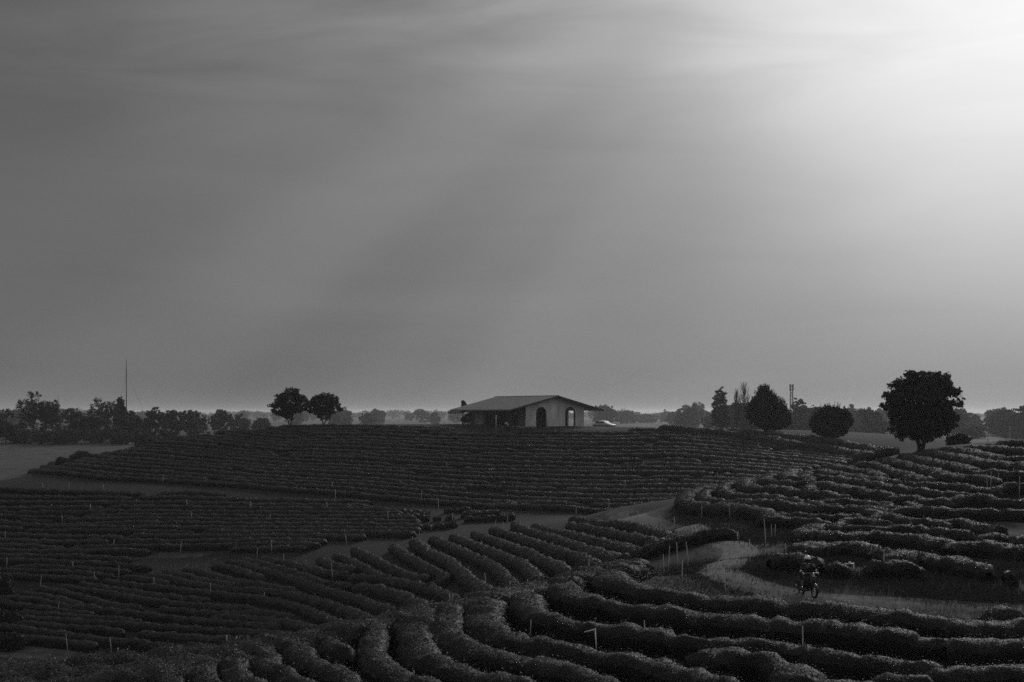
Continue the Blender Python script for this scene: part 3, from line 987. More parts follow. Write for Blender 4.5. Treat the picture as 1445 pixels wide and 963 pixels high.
for H in HEDGES:
    dens, leaf, step, wmax, wmin, rgh = SPEC[H['zone']]
    w = min(max(H['space'] * (0.8 if H['zone'] in 'A' else 0.6), wmin), wmax)
    if H['zone'] == 'A' and H['i'] >= len(A_ROWS) - 3:
        w = 2.1
    rng = np.random.default_rng(100 + HEDGES.index(H))
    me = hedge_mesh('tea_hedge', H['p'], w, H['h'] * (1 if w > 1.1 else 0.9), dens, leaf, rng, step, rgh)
    o = link('tea_hedge', me, [M['tea'], M['lit_flush']])
    L = float(np.linalg.norm(np.diff(H['p'], axis=0), axis=1).sum())
    size = 'short' if L < 9 else ('long' if L > 32 else 'clipped')
    z = H['zone']
    if z == 'A':
        lab = f"{size} dark tea hedge on the near knoll, {ORD[H['n']]} hedge down from the dirt track"
    elif z == 'B':
        lab = f"{size} slanting tea hedge on the middle spur, {ORD[H['n']]} one down from its crest"
    elif z == 'L':
        lab = f"{size} level tea hedge on the lower left terraces, {ORD[H['n']]} down from the grassy strip"
    elif z == 'D':
        lab = f"{size} bushy tea hedge on the right-hand hill, {ORD[H['n']]} down from the round tree"
    elif z == 'E':
        lab = ('nearer', 'farther')[H['i']] + ' of two long dark hedges running down towards the round tree'
    else:
        k = H['k']
        seen_c[k] = seen_c.get(k, 0) + 1
        lab = f"thin tea hedge in the {ORD[k]} row below the pavilion, {ORD[seen_c[k] - 1]} length from the left"
    tag(o, lab, 'tea hedge', GROUPS[z])

# single bushes in the gap between the far hill and the spur
bush_lines = [[(632,719),(656,718)], [(658,724),(698,722)], [(662,731),(720,729)], [(600,731),(634,729)], [(602,743),(636,740)], [(480,715),(600,722)], [(560,728),(600,726)], [(700,711),(740,714)]]
spots = []
for ln in bush_lines:
    w = resample(locate(ln, 150, 190, 0.5), 1.15)
    spots += [tuple(p) for p in w]
spots.sort()
for n, (x, y) in enumerate(spots):
    rng = np.random.default_rng(900 + n)
    r = rng.uniform(0.45, 0.7)
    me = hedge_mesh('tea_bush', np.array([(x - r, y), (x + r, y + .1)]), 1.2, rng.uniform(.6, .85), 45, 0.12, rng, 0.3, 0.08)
    tag(link('tea_bush', me, [M['tea'], M['lit_flush']]), f"small round tea bush in the gap below the pavilion hill, {ORD[n] if n < 50 else 'last'} from the left", 'tea bush', 'separate young tea bushes between the terraces and the spur')


# ------------------------------------------------------------------ trees
def crown_mesh(name, lobes, n_clumps, per, leaf, clump_r, rng, holes=0.0, shell=0.55, up=0.3, aspect=0.6):
    """leaf clumps spread through a union of ellipsoids (centre, radii)"""
    vol = np.array([l[3] * l[4] * l[5] for l in lobes]) ** 0.8
    C = []
    for k, l in enumerate(lobes):
        m = max(int(n_clumps * vol[k] / vol.sum()), 3)
        d = rng.normal(0, 1, (m, 3))
        d /= np.linalg.norm(d, axis=1)[:, None]
        r = rng.uniform(shell, 1.0, (m, 1)) ** 0.7 * rng.uniform(0.88, 1.08, (m, 1))
        C.append(np.array(l[:3]) + d * r * np.array(l[3:6]))
    C = np.concatenate(C)
    if holes:
        C = C[rng.uniform(0, 1, len(C)) > holes]
    cen = np.average(C, axis=0)
    cr = clump_r * rng.uniform(0.6, 1.35, len(C))
    off = rng.normal(0, 1, (len(C), per, 3))
    off /= np.linalg.norm(off, axis=2)[..., None]
    off *= rng.uniform(0.2, 1.0, (len(C), per, 1)) ** 0.6 * cr[:, None, None]
    off[..., 2] *= 0.75
    Q = (C[:, None] + off).reshape(-1, 3)
    N = (off / (np.linalg.norm(off, axis=2)[..., None] + 1e-9)).reshape(-1, 3) + np.array([0, 0, up])
    v = leaf_quads(Q, N, leaf, rng, 0.6, aspect)
    return np_mesh(name, v, np.arange(len(v)).reshape(-1, 4)), C


def trunk_mb(h, r, limbs, rng, stems=1, spread=0.25, lean=0.0):
    """tapered stems with limbs to the given points"""
    mb = MB()
    tops = []
    for s in range(stems):
        a = 6.28 * s / max(stems, 1) + rng.uniform(0, .6)
        o = Vector((math.cos(a) * spread * (stems > 1), math.sin(a) * spread * (stems > 1), 0))
        rr = r * (1 if stems == 1 else rng.uniform(.5, .75))
        p0, p1, p2, p3 = Vector((o.x * .5, o.y * .5, -.4)), Vector(o) * .7 + Vector((0, 0, h * .25)), o * 1.6 + Vector((lean * h * .4, 0, h * .6)), o * 2.6 + Vector((lean * h, 0, h))
        mb.tube([p0, p0 + Vector((0, 0, .55)), p1, p2, p3], [rr * 1.5, rr * 1.1, rr, rr * .8, rr * .55], 9)
        tops.append((p2, p3, rr))
    for q in limbs:
        q = Vector(q)
        p2, p3, rr = tops[int(rng.integers(len(tops)))]
        b = p2.lerp(p3, float(rng.uniform(0, 1)))
        m = b.lerp(q, .5) + Vector((0, 0, .12 * (q - b).length))
        mb.tube([b, m, q], [rr * .5, rr * .28, rr * .1], 6)
    return mb


def tree(name, label, x, y, lobes, n_clumps, per, leaf, clump_r, seed, th, tr, material='tree', group=None, stems=1, holes=0.0, shell=.5, up=.3, limbs=14, aspect=.6, z=None, spread=.25, cat='tree'):
    rng = np.random.default_rng(seed)
    root = empty(name, (x, y, gz(x, y) - 0.02 if z is None else z))
    me, C = crown_mesh('crown', lobes, n_clumps, per, leaf, clump_r, rng, holes, shell, up, aspect)
    link('crown', me, M[material], root)
    lim = C[rng.choice(len(C), min(limbs, len(C)), replace=False)]
    trunk_mb(th, tr, lim, rng, stems, spread).build('trunk', M['bark'], root, smooth=True)
    tag(root, label, cat, group)
    return root


def X(pxx, d):
    return (pxx - CX) / F * d


def Zr(py, d):
    return EYE - (py - YH) / F * d


# big round tree on the shoulder of the right hill
x, y = X(1300, 142), 142
tree('broadleaf_tree', 'big round dense broadleaf tree with several stems behind the right-hand hill', x, y,
     [(0.1, 0, 5.1, 3.3, 3.1, 2.7), (-1.8, .2, 4.6, 2.0, 2.0, 2.0), (2.0, 0, 4.9, 1.75, 2.0, 2.3), (0.3, 0, 6.6, 2.3, 2.2, 1.4), (-.6, -.3, 2.9, 2.2, 2.0, 1.4), (1.5, -.2, 2.7, 1.8, 1.6, 1.3), (-.9, -.3, 1.9, 1.3, 1.2, .9), (.9, .2, 1.7, 1.2, 1.2, .9), (-2.3, 0, 2.2, .9, .8, .7), (2.6, 0, 3.0, .8, .8, .8), (-2.0, 0, 1.7, .8, .7, .6), (2.2, 0, 1.9, .7, .7, .6), (0, -.2, 1.25, 1.2, 1.1, .7), (-3.5, 0, 4.5, .7, .6, .4), (-3.0, 0, 5.6, .6, .6, .5), (-2.6, 0, 6.5, .5, .5, .5), (-.9, 0, 7.6, .6, .6, .4), (.9, .3, 7.75, .7, .6, .35), (1.9, 0, 7.2, .6, .6, .5), (3.3, 0, 5.8, .6, .6, .5), (3.75, 0, 4.6, .5, .5, .5), (3.2, 0, 3.2, .6, .6, .5), (-3.0, 0, 3.2, .6, .6, .5), (-1.5, .3, 6.2, 1.2, 1.2, 1.0), (2.3, 0, 6.5, .8, .9, .9)],
     620, 46, 0.16, 0.5, 11, 2.0, .30, stems=4, holes=.04, limbs=40, spread=.45, shell=.35)
# round small shrub beside it
x, y = X(1353, 146), 146
tree('round_shrub', 'low dark dome-shaped shrub just right of the big round tree', x, y, [(0, 0, .55, 1.15, 1.0, .65), (.5, 0, .45, .8, .8, .5), (-.45, 0, .5, .8, .8, .6)], 130, 30, .10, .25, 12, .4, .08, 'conifer', limbs=6, cat='shrub')


def feathery(name, label, pxx, d, base_y, w, h, peak, seed, pointed):
    """clipped thuja: dense upright sprays over a solid crown"""
    rng = np.random.default_rng(seed)
    xx = X(pxx, d)
    root = empty(name, (xx, d, gz(xx, d) - .02))
    n = 2300
    u = rng.uniform(0.0, 1.0, n)
    a = rng.uniform(0, 6.283, n)
    if pointed:
        rad = np.interp(u, [0, .12, .3, .5, .72, .9, 1.0], [.35, .8, 1.0, .87, .54, .23, .03])
    else:
        rad = np.interp(u, [0, .12, .35, .6, .8, .93, 1.0], [.3, .72, 1.0, .98, .78, .5, .12])
    lump = 1 + .13 * np.sin(a * 3 + u * 7 + seed) + .10 * np.sin(a * 7 - u * 11)
    rr = rad * lump * rng.uniform(.72, 1.0, n) * w / 2
    C = np.stack([np.cos(a) * rr + peak * (u - .3), np.sin(a) * rr, .25 + u * (h - .25)], 1)
    spray = []
    per = 9
    out = np.stack([np.cos(a) * .45, np.sin(a) * .45, np.full(n, 1.0)], 1)
    out /= np.linalg.norm(out, axis=1)[:, None]
    for k in range(per):
        c = C + out * rng.uniform(0, .38, (n, 1)) + rng.normal(0, .08, (n, 3))
        side_ = np.cross(out, rng.normal(0, 1, (n, 3)))
        side_ /= np.linalg.norm(side_, axis=1)[:, None] + 1e-9
        L = rng.uniform(.12, .26, (n, 1))
        spray.append(np.stack([c - out * L, c - side_ * L * .32, c + out * L * 1.3, c + side_ * L * .32], 1).reshape(-1, 3))
    nf = 240
    uf = rng.uniform(.35, 1.0, nf)
    af = rng.uniform(0, 6.283, nf)
    rf_ = (np.interp(uf, [0, .12, .3, .5, .72, .9, 1.0], [.35, .8, 1.0, .87, .54, .23, .03]) if pointed else np.interp(uf, [0, .12, .35, .6, .8, .93, 1.0], [.3, .72, 1.0, .98, .78, .5, .12])) * w / 2 * 1.03
    for q, a_, r_ in zip(uf, af, rf_):                      # upright flame-shaped shoots that break the outline
        b = np.array([math.cos(a_) * r_ + peak * (q - .3), math.sin(a_) * r_, .25 + q * (h - .25)])
        L = rng.uniform(.4, 1.35)
        t = rng.uniform(0, 1, (34, 1))
        c = b + np.array([math.cos(a_) * .2, math.sin(a_) * .2, 1.0]) * t * L + rng.normal(0, .13, (34, 3)) * (1.05 - t)
        spray.append(leaf_quads(c, rng.normal(0, 1, (34, 3)) * [1, 1, .2], .11, rng, .3, .4))
    v = np.concatenate(spray)
    link('crown', np_mesh('crown', v, np.arange(len(v)).reshape(-1, 4)), M['conifer'], root)
    trunk_mb(h * .5, .16, C[rng.choice(n, 10)], rng).build('trunk', M['bark'], root, smooth=True)
    return tag(root, label, 'tree', 'clipped thujas on the shoulder of the far hill')


feathery('thuja_tree', 'dark teardrop-shaped thuja with a pointed top on the hill shoulder', 1085, 231, 608, 6.6, 6.9, -1.3, 21, True)
feathery('thuja_tree', 'dark squat ball-shaped thuja between the pointed thuja and the big round tree', 1173, 215, 621, 5.6, 4.4, .3, 22, False)

# the pair of trees on the left crest
tree('broadleaf_tree', 'taller left tree of the pair on the left crest, sky showing through its crown', X(409, 256), 256,
     [(0, 0, 4.6, 2.6, 2.4, 1.9), (-1.6, 0, 3.6, 1.9, 1.8, 1.7), (1.7, 0, 4.0, 1.7, 1.7, 1.7), (.2, 0, 6.2, 1.4, 1.4, .8), (0, 0, 2.4, 1.6, 1.5, 1.1), (-2.9, 0, 3.4, .6, .6, .9)],
     330, 30, .19, .50, 31, 2.0, .2, holes=.16, limbs=26, stems=2, group='pair of trees on the left crest')
tree('broadleaf_tree', 'lower right tree of the pair on the left crest, with a flatter crown', X(457, 257), 257,
     [(-2.4, .2, 3.3, 1.0, .9, 1.0), (1.1, 0, 5.2, .7, .6, .5), (-1.2, 0, 5.0, .6, .6, .5), (0, 0, 3.9, 2.4, 2.2, 1.6), (-1.7, 0, 3.5, 1.5, 1.5, 1.4), (1.7, 0, 3.5, 1.5, 1.4, 1.5), (.2, 0, 5.1, 1.5, 1.4, .6), (0, 0, 1.9, 1.5, 1.4, .9), (2.9, 0, 2.7, .6, .6, .5), (2.4, 0, 4.7, .35, .4, .5)],
     320, 30, .19, .46, 32, 1.8, .2, holes=.08, limbs=22, stems=2, group='pair of trees on the left crest')
tree('tree_sapling', 'small dark treetop showing just behind the left end of the pavilion roof', X(653, 285), 285, [(0, 0, Zr(568.5, 285) - gz(X(653, 285), 285), .5, .5, .28), (.3, 0, Zr(573, 285) - gz(X(653, 285), 285), .5, .5, .4)], 30, 26, .2, .35, 33, Zr(574, 285) - gz(X(653, 285), 285), .14, limbs=8)


def blob_tree(name, label, pxx, top, wpx, d, seed, group, kind='round', mat_='far', leaf=None):
    """a tree on the plain with its foot on the ground there"""
    rng = np.random.default_rng(seed)
    xx = X(pxx, d)
    g = gz(xx, d)
    h = Zr(top, d) - g
    w = wpx / F * d
    lobes = []
    if kind == 'round':
        for k in range(6):
            lobes.append((rng.uniform(-.28, .28) * w, rng.uniform(-.25, .25) * w, h * rng.uniform(.35, .78), w * rng.uniform(.24, .36), w * .3, h * rng.uniform(.15, .22)))
        lobes += [(0, 0, h * .84, w * .22, w * .22, h * .14), (0, 0, h * .3, w * .42, w * .36, h * .26)]
    elif kind == 'column':
        for k in range(14):
            f = (k + .5) / 14
            q = math.sin(math.pi * (.16 + .76 * f)) ** .7
            lobes.append((rng.uniform(-.09, .09) * w * q, rng.uniform(-.1, .1) * w, h * (.12 + .83 * f), w * .47 * q, w * .42 * q, h * .095))
    elif kind == 'tufted':
        for k in range(12):
            a = rng.uniform(0, 6.28)
            lobes.append((math.cos(a) * w * .3, math.sin(a) * w * .3, h * rng.uniform(.5, .86), w * rng.uniform(.12, .2), w * .18, h * .09))
        lobes += [(0, 0, h * .9, w * .2, w * .18, h * .09), (0, 0, h * .28, w * .44, w * .34, h * .26), (0, 0, h * .62, w * .34, w * .3, h * .22)]
    elif kind == 'sparse':
        for k in range(26):
            f = rng.uniform(0, 1)
            lobes.append((rng.uniform(-.5, .5) * w * (1 - .5 * f), rng.uniform(-.3, .3) * w, h * (.42 + .55 * f), w * .10, w * .10, h * .022))
    else:  # bush
        for k in range(6):
            lobes.append((rng.uniform(-.4, .4) * w, rng.uniform(-.2, .2) * w, h * rng.uniform(.25, .6), w * .22, w * .2, h * .36))
    lf = leaf or max(.2, d * .00055)
    nc = {'sparse': 90, 'column': 620}.get(kind, 300)
    return tree(name, label, xx, d, lobes, nc, 24, lf, max(w * .07, .45), seed, h * .45, max(.12, h * .018), mat_, group, holes=.05, limbs=16, z=g, cat='tree' if kind != 'bush' else 'bush')


LT = 'trees at the far edge of the pale field'
left_line = [  # direction, top, width, distance, kind, words
 (8, 577, 62, 420, 'round', 'broad low dark tree at the left end of the treeline beyond the pale field'),
 (48, 551, 52, 425, 'tufted', 'tallest tree of the left treeline, with a ragged tufted top'),
 (74, 562, 40, 430, 'round', 'round-headed tree just right of the tallest ragged tree'),
 (104, 575, 52, 450, 'round', 'low hazy tree in the dip of the left treeline'),
 (125, 580, 36, 460, 'bush', 'pale bushy growth left of the fan-shaped tree'),
 (139, 560, 50, 430, 'round', 'fan-shaped bushy tree standing left of the tall thin mast'),
 (169, 561, 24, 435, 'column', 'narrow column-like tree right under the tall thin mast'),
 (186, 579, 34, 440, 'round', 'small round tree just right of the narrow column-like tree'),
 (201, 583, 24, 450, 'bush', 'low bush in the left treeline right of the mast'),
 (219, 574, 30, 440, 'tufted', 'spiky-topped small tree right of the mast'),
 (242, 577, 34, 450, 'round', 'round tree in the left treeline between the mast and the crest pair'),
 (274, 577, 42, 470, 'round', 'broad flat-topped hazy tree midway between mast and crest pair'),
 (312, 577, 34, 540, 'round', 'hazy boxy tree two places left of the crest pair'),
 (335, 583, 34, 600, 'round', 'fainter hazy tree left of the crest pair'),
 (358, 586, 40, 560, 'bush', 'low hazy thicket just left of the crest pair'),
]
for k, (a, b, c, d, kd, words) in enumerate(left_line):
    blob_tree('tree', words, a, b, c, d, 200 + k, LT, kd)
for k, (a, b, c, d, words) in enumerate([
 (30, 596, 70, 415, 'dark undergrowth bush at the foot of the tallest ragged tree'), (108, 603, 50, 412, 'pale scrub at the field edge below the dip in the treeline'),
 (150, 600, 50, 418, 'feathery scrub at the foot of the fan-shaped tree'), (205, 603, 50, 340, 'scrub bush at the right end of the pale field'),
 (245, 598, 60, 360, 'scrub growing behind the left flank of the hill'), (290, 598, 50, 380, 'scrub behind the hill flank nearer the crest pair'),
 (220, 612, 44, 300, 'near scrub bush where the pale field meets the hill'), (330, 597, 50, 400, 'hazy scrub behind the crest left of the pair'),
 (70, 606, 60, 410, 'low scrub along the field edge under the round-headed tree'), (180, 604, 40, 412, 'low scrub under the narrow column-like tree')]):
    blob_tree('scrub_bush', words, a, b, c, d, 240 + k, 'scrub bushes along the pale field', 'bush')
for k, (a, b, c, d, words) in enumerate([(112, 636, 26, 243, 'weedy shrub on the left shoulder of the tea hill beside the field'), (90, 645, 20, 238, 'lower weedy shrub at the left tip of the tea hill')]):
    blob_tree('weedy_shrub', words, a, b, c, d, 260 + k, 'weedy shrubs on the hill edge', 'bush', leaf=.13)
# right part of the skyline
RT = 'hazy trees behind the right shoulder of the far hill'
for k, (a, b, c, d, kd, words) in enumerate([
 (852, 571, 38, 640, 'round', 'hazy round tree showing right behind the pavilion above the white car'),
 (884, 579, 44, 760, 'round', 'faint flat hazy tree right of the white car'),
 (912, 585, 40, 820, 'round', 'faint low tree between the white car and the tall column tree'),
 (953, 583, 26, 620, 'round', 'small hazy tree left of the big faint dome tree'),
 (985, 567, 46, 700, 'round', 'faint dome-shaped tree left of the tall column tree'),
 (1017, 546, 30, 345, 'column', 'tall dark column-shaped tree left of the bare twiggy trees'),
 (1127, 561, 24, 430, 'sparse', 'thin-crowned see-through tree beside the lattice tower'),
 (1104, 585, 40, 400, 'round', 'hazy bush behind the pointed thuja'),
 (1140, 581, 44, 420, 'tufted', 'hazy tufted tree between the two thujas'),
 (1065, 590, 44, 400, 'bush', 'hazy thicket under the bare twiggy trees'),
 (1030, 592, 44, 390, 'bush', 'hazy thicket at the foot of the tall column-shaped tree'),
 (1375, 601, 40, 620, 'round', 'hazy tree above the dome-shaped shrub'),
 (1410, 598, 46, 680, 'round', 'broad hazy tree at the far right beyond the hill'),
 (1265, 607, 44, 560, 'round', 'faint low tree left behind the big round tree'),
 (1215, 599, 60, 520, 'round', 'faint tree right of the ball-shaped thuja'), (1245, 596, 50, 600, 'round', 'faint round tree left of the big round tree'), (1190, 592, 50, 640, 'round', 'faint broad tree behind the ball-shaped thuja'), (1340, 598, 50, 560, 'round', 'faint tree just right of the big round tree'), (1440, 602, 60, 520, 'round', 'faint tree at the right border beyond the hill')]):
    blob_tree('tree', words, a, b, c, min(d * (1.9 if d >= 500 else 1.25), 11000 / max(b - 583, 1)), 300 + k, RT, kd)


def bare_tree(label, pxx, top, wpx, d, seed):
    rng = np.random.default_rng(seed)
    xx = X(pxx, d)
    g = gz(xx, d)
    h, w = Zr(top, d) - g, wpx / F * d
    root = empty('bare_tree', (xx, d, g))
    mb = MB()
    mb.tube([(0, 0, -.3), (0, 0, h * .45), (.1, 0, h * .75), (0, 0, h)], [.22, .16, .1, .03], 7)
    mb.build('trunk', M['bark'], root, smooth=True)
    tw = MB()
    for k in range(70):
        z0 = h * rng.uniform(.32, .92)
        a = rng.uniform(0, 6.28)
        f = w * .5 * rng.uniform(.4, 1.0) * math.sin(math.pi * min(.95, .25 + .65 * z0 / h))
        z1 = z0 + h * rng.uniform(.08, .2)
        e = Vector((math.cos(a) * f, math.sin(a) * f, min(z1, h)))
        tw.tube([(0, 0, z0), (e.x * .6, e.y * .6, z0 + (e.z - z0) * .4), tuple(e)], [.07, .05, .02], 4)
        for q in range(3):
            t = e + Vector((rng.normal(0, .3), rng.normal(0, .3), rng.uniform(.3, 1.1)))
            tw.tube([tuple(Vector((e.x * .7, e.y * .7, z0 + (e.z - z0) * .6))), tuple(t)], [.035, .015], 3, cap=False)
    tw.build('twigs', M['bark'], root)
    return tag(root, label, 'tree', 'bare twiggy trees')


bare_tree('taller bare twiggy poplar between the column tree and the pointed thuja', 1050, 543, 20, 400, 41)
bare_tree('shorter bare twiggy poplar right beside the tall column tree', 1040, 553, 12, 405, 42)

# individual far trees on the plain, copies of a few kinds
protos = []
for k in range(5):
    rng = np.random.default_rng(500 + k)
    lobes = [(rng.uniform(-2.4, 2.4), rng.uniform(-2, 2), rng.uniform(3.5, 7), rng.uniform(2.2, 3.4), 2.6, rng.uniform(1.8, 2.6)) for q in range(7)] + [(0, 0, 2.2, 4, 3, 2.2), (0, 0, 5, 3, 3, 2.5)]
    me, C = crown_mesh('far_tree', lobes, 200, 20, .42, .8, rng, .02)
    me.materials.append(M['far'])
    protos.append(me)
rng = np.random.default_rng(77)
far = []
for k in range(230):
    d = rng.uniform(1000, 3000) if k < 170 else rng.uniform(560, 1000)
    pxx = rng.uniform(-120, 1560) if k < 170 else rng.uniform(960, 1560)
    if 90 < pxx < 380 and d < 1300:
        continue
    far.append((X(pxx, d), d, rng.uniform(1.0, 1.9), pxx))
far.sort(key=lambda t: t[3])
for k, (x, y, s, pxx) in enumerate(far):
    o = bpy.data.objects.new('distant_tree', protos[k % 5])
    o.location = (x, y, gz(x, y) - .2)
    o.scale = (s * 1.1, s * 1.1, s)
    o.rotation_euler = (0, 0, rng.uniform(0, 6.28))
    COL.objects.link(o)
    where = 'left of the crest pair of trees' if pxx < 400 else 'between crest pair and pavilion' if pxx < 650 else 'behind the pavilion' if pxx < 850 else 'between white car and thujas' if pxx < 1150 else 'between thujas and big round tree' if pxx < 1260 else 'right of the big round tree'
    tag(o, f"small faint far tree on the hazy plain {where}", 'tree', f"faint far trees {where}")
# far-off wood that reads as one mass
wv, rng = [], np.random.default_rng(78)
n = 900
d = rng.uniform(2600, 5600, n)
aa = rng.uniform(-.48, .48, n)
cx, cy = np.tan(aa) * d, d
hh = rng.uniform(9, 17, n) * (1 + .35 * np.sin(aa * 40 + 1) * np.sin(aa * 17))
for k in range(n):
    m = 80
    v = rng.normal(0, 1, (m, 3))
    v /= np.linalg.norm(v, axis=1)[:, None]
    v *= rng.uniform(.2, 1, (m, 1)) ** .5
    rx = rng.uniform(7, 16)
    c = np.stack([cx[k] + v[:, 0] * rx, cy[k] + v[:, 1] * 6, hh[k] * .5 + v[:, 2] * hh[k] * .5], 1)
    wv.append(leaf_quads(c, v, 2.2, rng, .5, .8))
wv = np.concatenate(wv)
tag(link('distant_woods', np_mesh('distant_woods', wv, np.arange(len(wv)).reshape(-1, 4)), M['far']), 'long low belt of far woods fading into haze along the horizon', 'woods', kind='stuff')

# dark bushes at the left border and a young conifer in the near hedge
for k, (a, b, c, d, words) in enumerate([(4, 802, 34, 152, 'dark bush at the left border beside the upper slope rows'), (10, 858, 40, 141, 'dark bush at the left border in the middle of the slope rows'), (8, 892, 44, 132, 'dark bush at the left border beside the pale bare patch')]):
    blob_tree('dark_bush', words, a, b, c, d, 270 + k, 'dark bushes at the left border', 'bush', 'conifer', leaf=.12)
rng = np.random.default_rng(61)
w0 = locate([(193, 958)], 30, 60)[0]
root = empty('young_conifer', (w0[0], w0[1] - .3, gz(*w0)))
mb = MB().tube([(0, 0, 0), (0, 0, 1.12)], [.03, .008], 6)
mb.build('stem', M['bark'], root)
C, N = [], []
for k in range(60):
    f = rng.uniform(.45, 1)
    a = rng.uniform(0, 6.28)
    for q in range(14):
        t = q / 13 * .42 * (1.3 - f)
        C.append((math.cos(a) * t, math.sin(a) * t, .2 + f * .95 + t * .25))
        N.append((0, 0, 1))
v = leaf_quads(np.array(C), np.array(N, float), .03, rng, .6, .3)
link('needles', np_mesh('needles', v, np.arange(len(v)).reshape(-1, 4)), M['conifer'], root)
tag(root, 'small black young conifer sticking up from the near hedge at the bottom left', 'young tree')


# ------------------------------------------------------------------ grass and weeds (uncountable)
def grass_patch(name, label, lines, dr, rad, count, hgt, seed, m, wid=.012):
    rng = np.random.default_rng(seed)
    C = []
    for ln in lines:
        w = resample(locate(ln, *dr), .4)
        k = rng.integers(0, len(w), count // len(lines))
        q = w[k] + rng.normal(0, rad * .5, (len(k), 2))
        C.append(q)
    C = np.concatenate(C)
    d = np.sqrt(((C[:, None] - TRACKLINE[None, ::3]) ** 2).sum(-1)).min(1)
    C = C[(d > 1.15) | (rng.uniform(0, 1, len(C)) < .25)]
    n = len(C)
    z = ground(C[:, 0], C[:, 1])
    a = rng.uniform(0, 6.28, n)
    h = hgt * rng.uniform(.35, 1.2, n)
    dx, dy = np.cos(a) * wid, np.sin(a) * wid
    lx, ly = rng.normal(0, .3, (2, n)) * h
    b0 = np.stack([C[:, 0] - dx, C[:, 1] - dy, z - .02], 1)
    b1 = np.stack([C[:, 0] + dx, C[:, 1] + dy, z - .02], 1)
    t1 = np.stack([C[:, 0] + lx + dx * .2, C[:, 1] + ly + dy * .2, z + h], 1)
    t0 = np.stack([C[:, 0] + lx - dx * .2, C[:, 1] + ly - dy * .2, z + h], 1)
    v = np.stack([b0, b1, t1, t0], 1).reshape(-1, 3)
    return tag(link(name, np_mesh(name, v, np.arange(n * 4).reshape(-1, 4)), m), label, 'grass', kind='stuff')


grass_patch('rough_grass', 'rough dry grass on the bank above and beside the dirt track', [[(1150,812),(1250,820),(1350,818),(1445,812)], [(1170,800),(1220,790)], [(1080,812),(1150,800)], [(1230,800),(1330,806),(1445,796)], [(1300,845),(1445,848)]], (56, 80), 2.6, 60000, .22, 51, M['grass'])
grass_patch('short_grass', 'short grass over the wide part of the track and the bank left of the motorcycle', [[(930,806),(985,812),(1050,826)], [(960,798),(1020,800),(1080,812)], [(1060,785),(1100,800)], [(1000,820),(1100,838),(1140,848)]], (54, 80), 2.4, 45000, .10, 52, M['grass'])
grass_patch('path_grass', 'thin grass on the paths between the near knoll hedges', [[(760,905),(800,905),(860,915)], [(930,930),(980,925)], [(1050,915),(1120,920)], [(660,890),(700,915)], [(1120,940),(1300,945)]], (38, 60), 1.0, 16000, .16, 53, M['grass'])
grass_patch('bank_grass', 'short grass on the bank below the right-hand hill', [[(950,735),(1010,738),(1060,728)], [(970,750),(1040,762)], [(1060,770),(1120,740)]], (75, 130), 3.0, 26000, .16, 54, M['grass'], .02)


def weeds(label, lines, dr, count, seed, hgt, rad):
    rng = np.random.default_rng(seed)
    V = []
    for ln in lines:
        w = resample(locate(ln, *dr), .3)
        q = w[rng.integers(0, len(w), count)] + rng.normal(0, rad, (count, 2))
        z = ground(q[:, 0], q[:, 1]) + hgt * rng.uniform(.3, 1.1, count)
        V.append(leaf_quads(np.stack([q[:, 0], q[:, 1], z], 1), np.tile([[0, -.3, 1.0]], (count, 1)), .03 * dr[2], rng, .6, .8))
    v = np.concatenate(V)
    return tag(link('flowering_weeds', np_mesh('flowering_weeds', v, np.arange(len(v)).reshape(-1, 4)), M['flower']), label, 'weeds', kind='stuff')


weeds('pale flowering weeds at the left end of the wide track', [[(905,812),(922,800)]], (55, 75, .7), 210, 55, .55, .5)
weeds('scattered pale weeds in the paths of the near knoll', [[(705,880),(716,900)], [(740,900),(790,912)], [(1080,905),(1095,915)], [(1060,880),(1100,885)]], (40, 60, .55), 40, 56, .5, .4)
weeds('pale weeds along the bare patch at the bottom left', [[(20,911),(140,913)], [(110,916),(170,912)]], (95, 140, 1.6), 110, 57, .5, 1.0)
weeds('pale dry weeds beside a stake on the middle spur', [[(455,820),(480,812)], [(210,784),(290,782)]], (110, 170, 1.5), 60, 58, .5, .8)


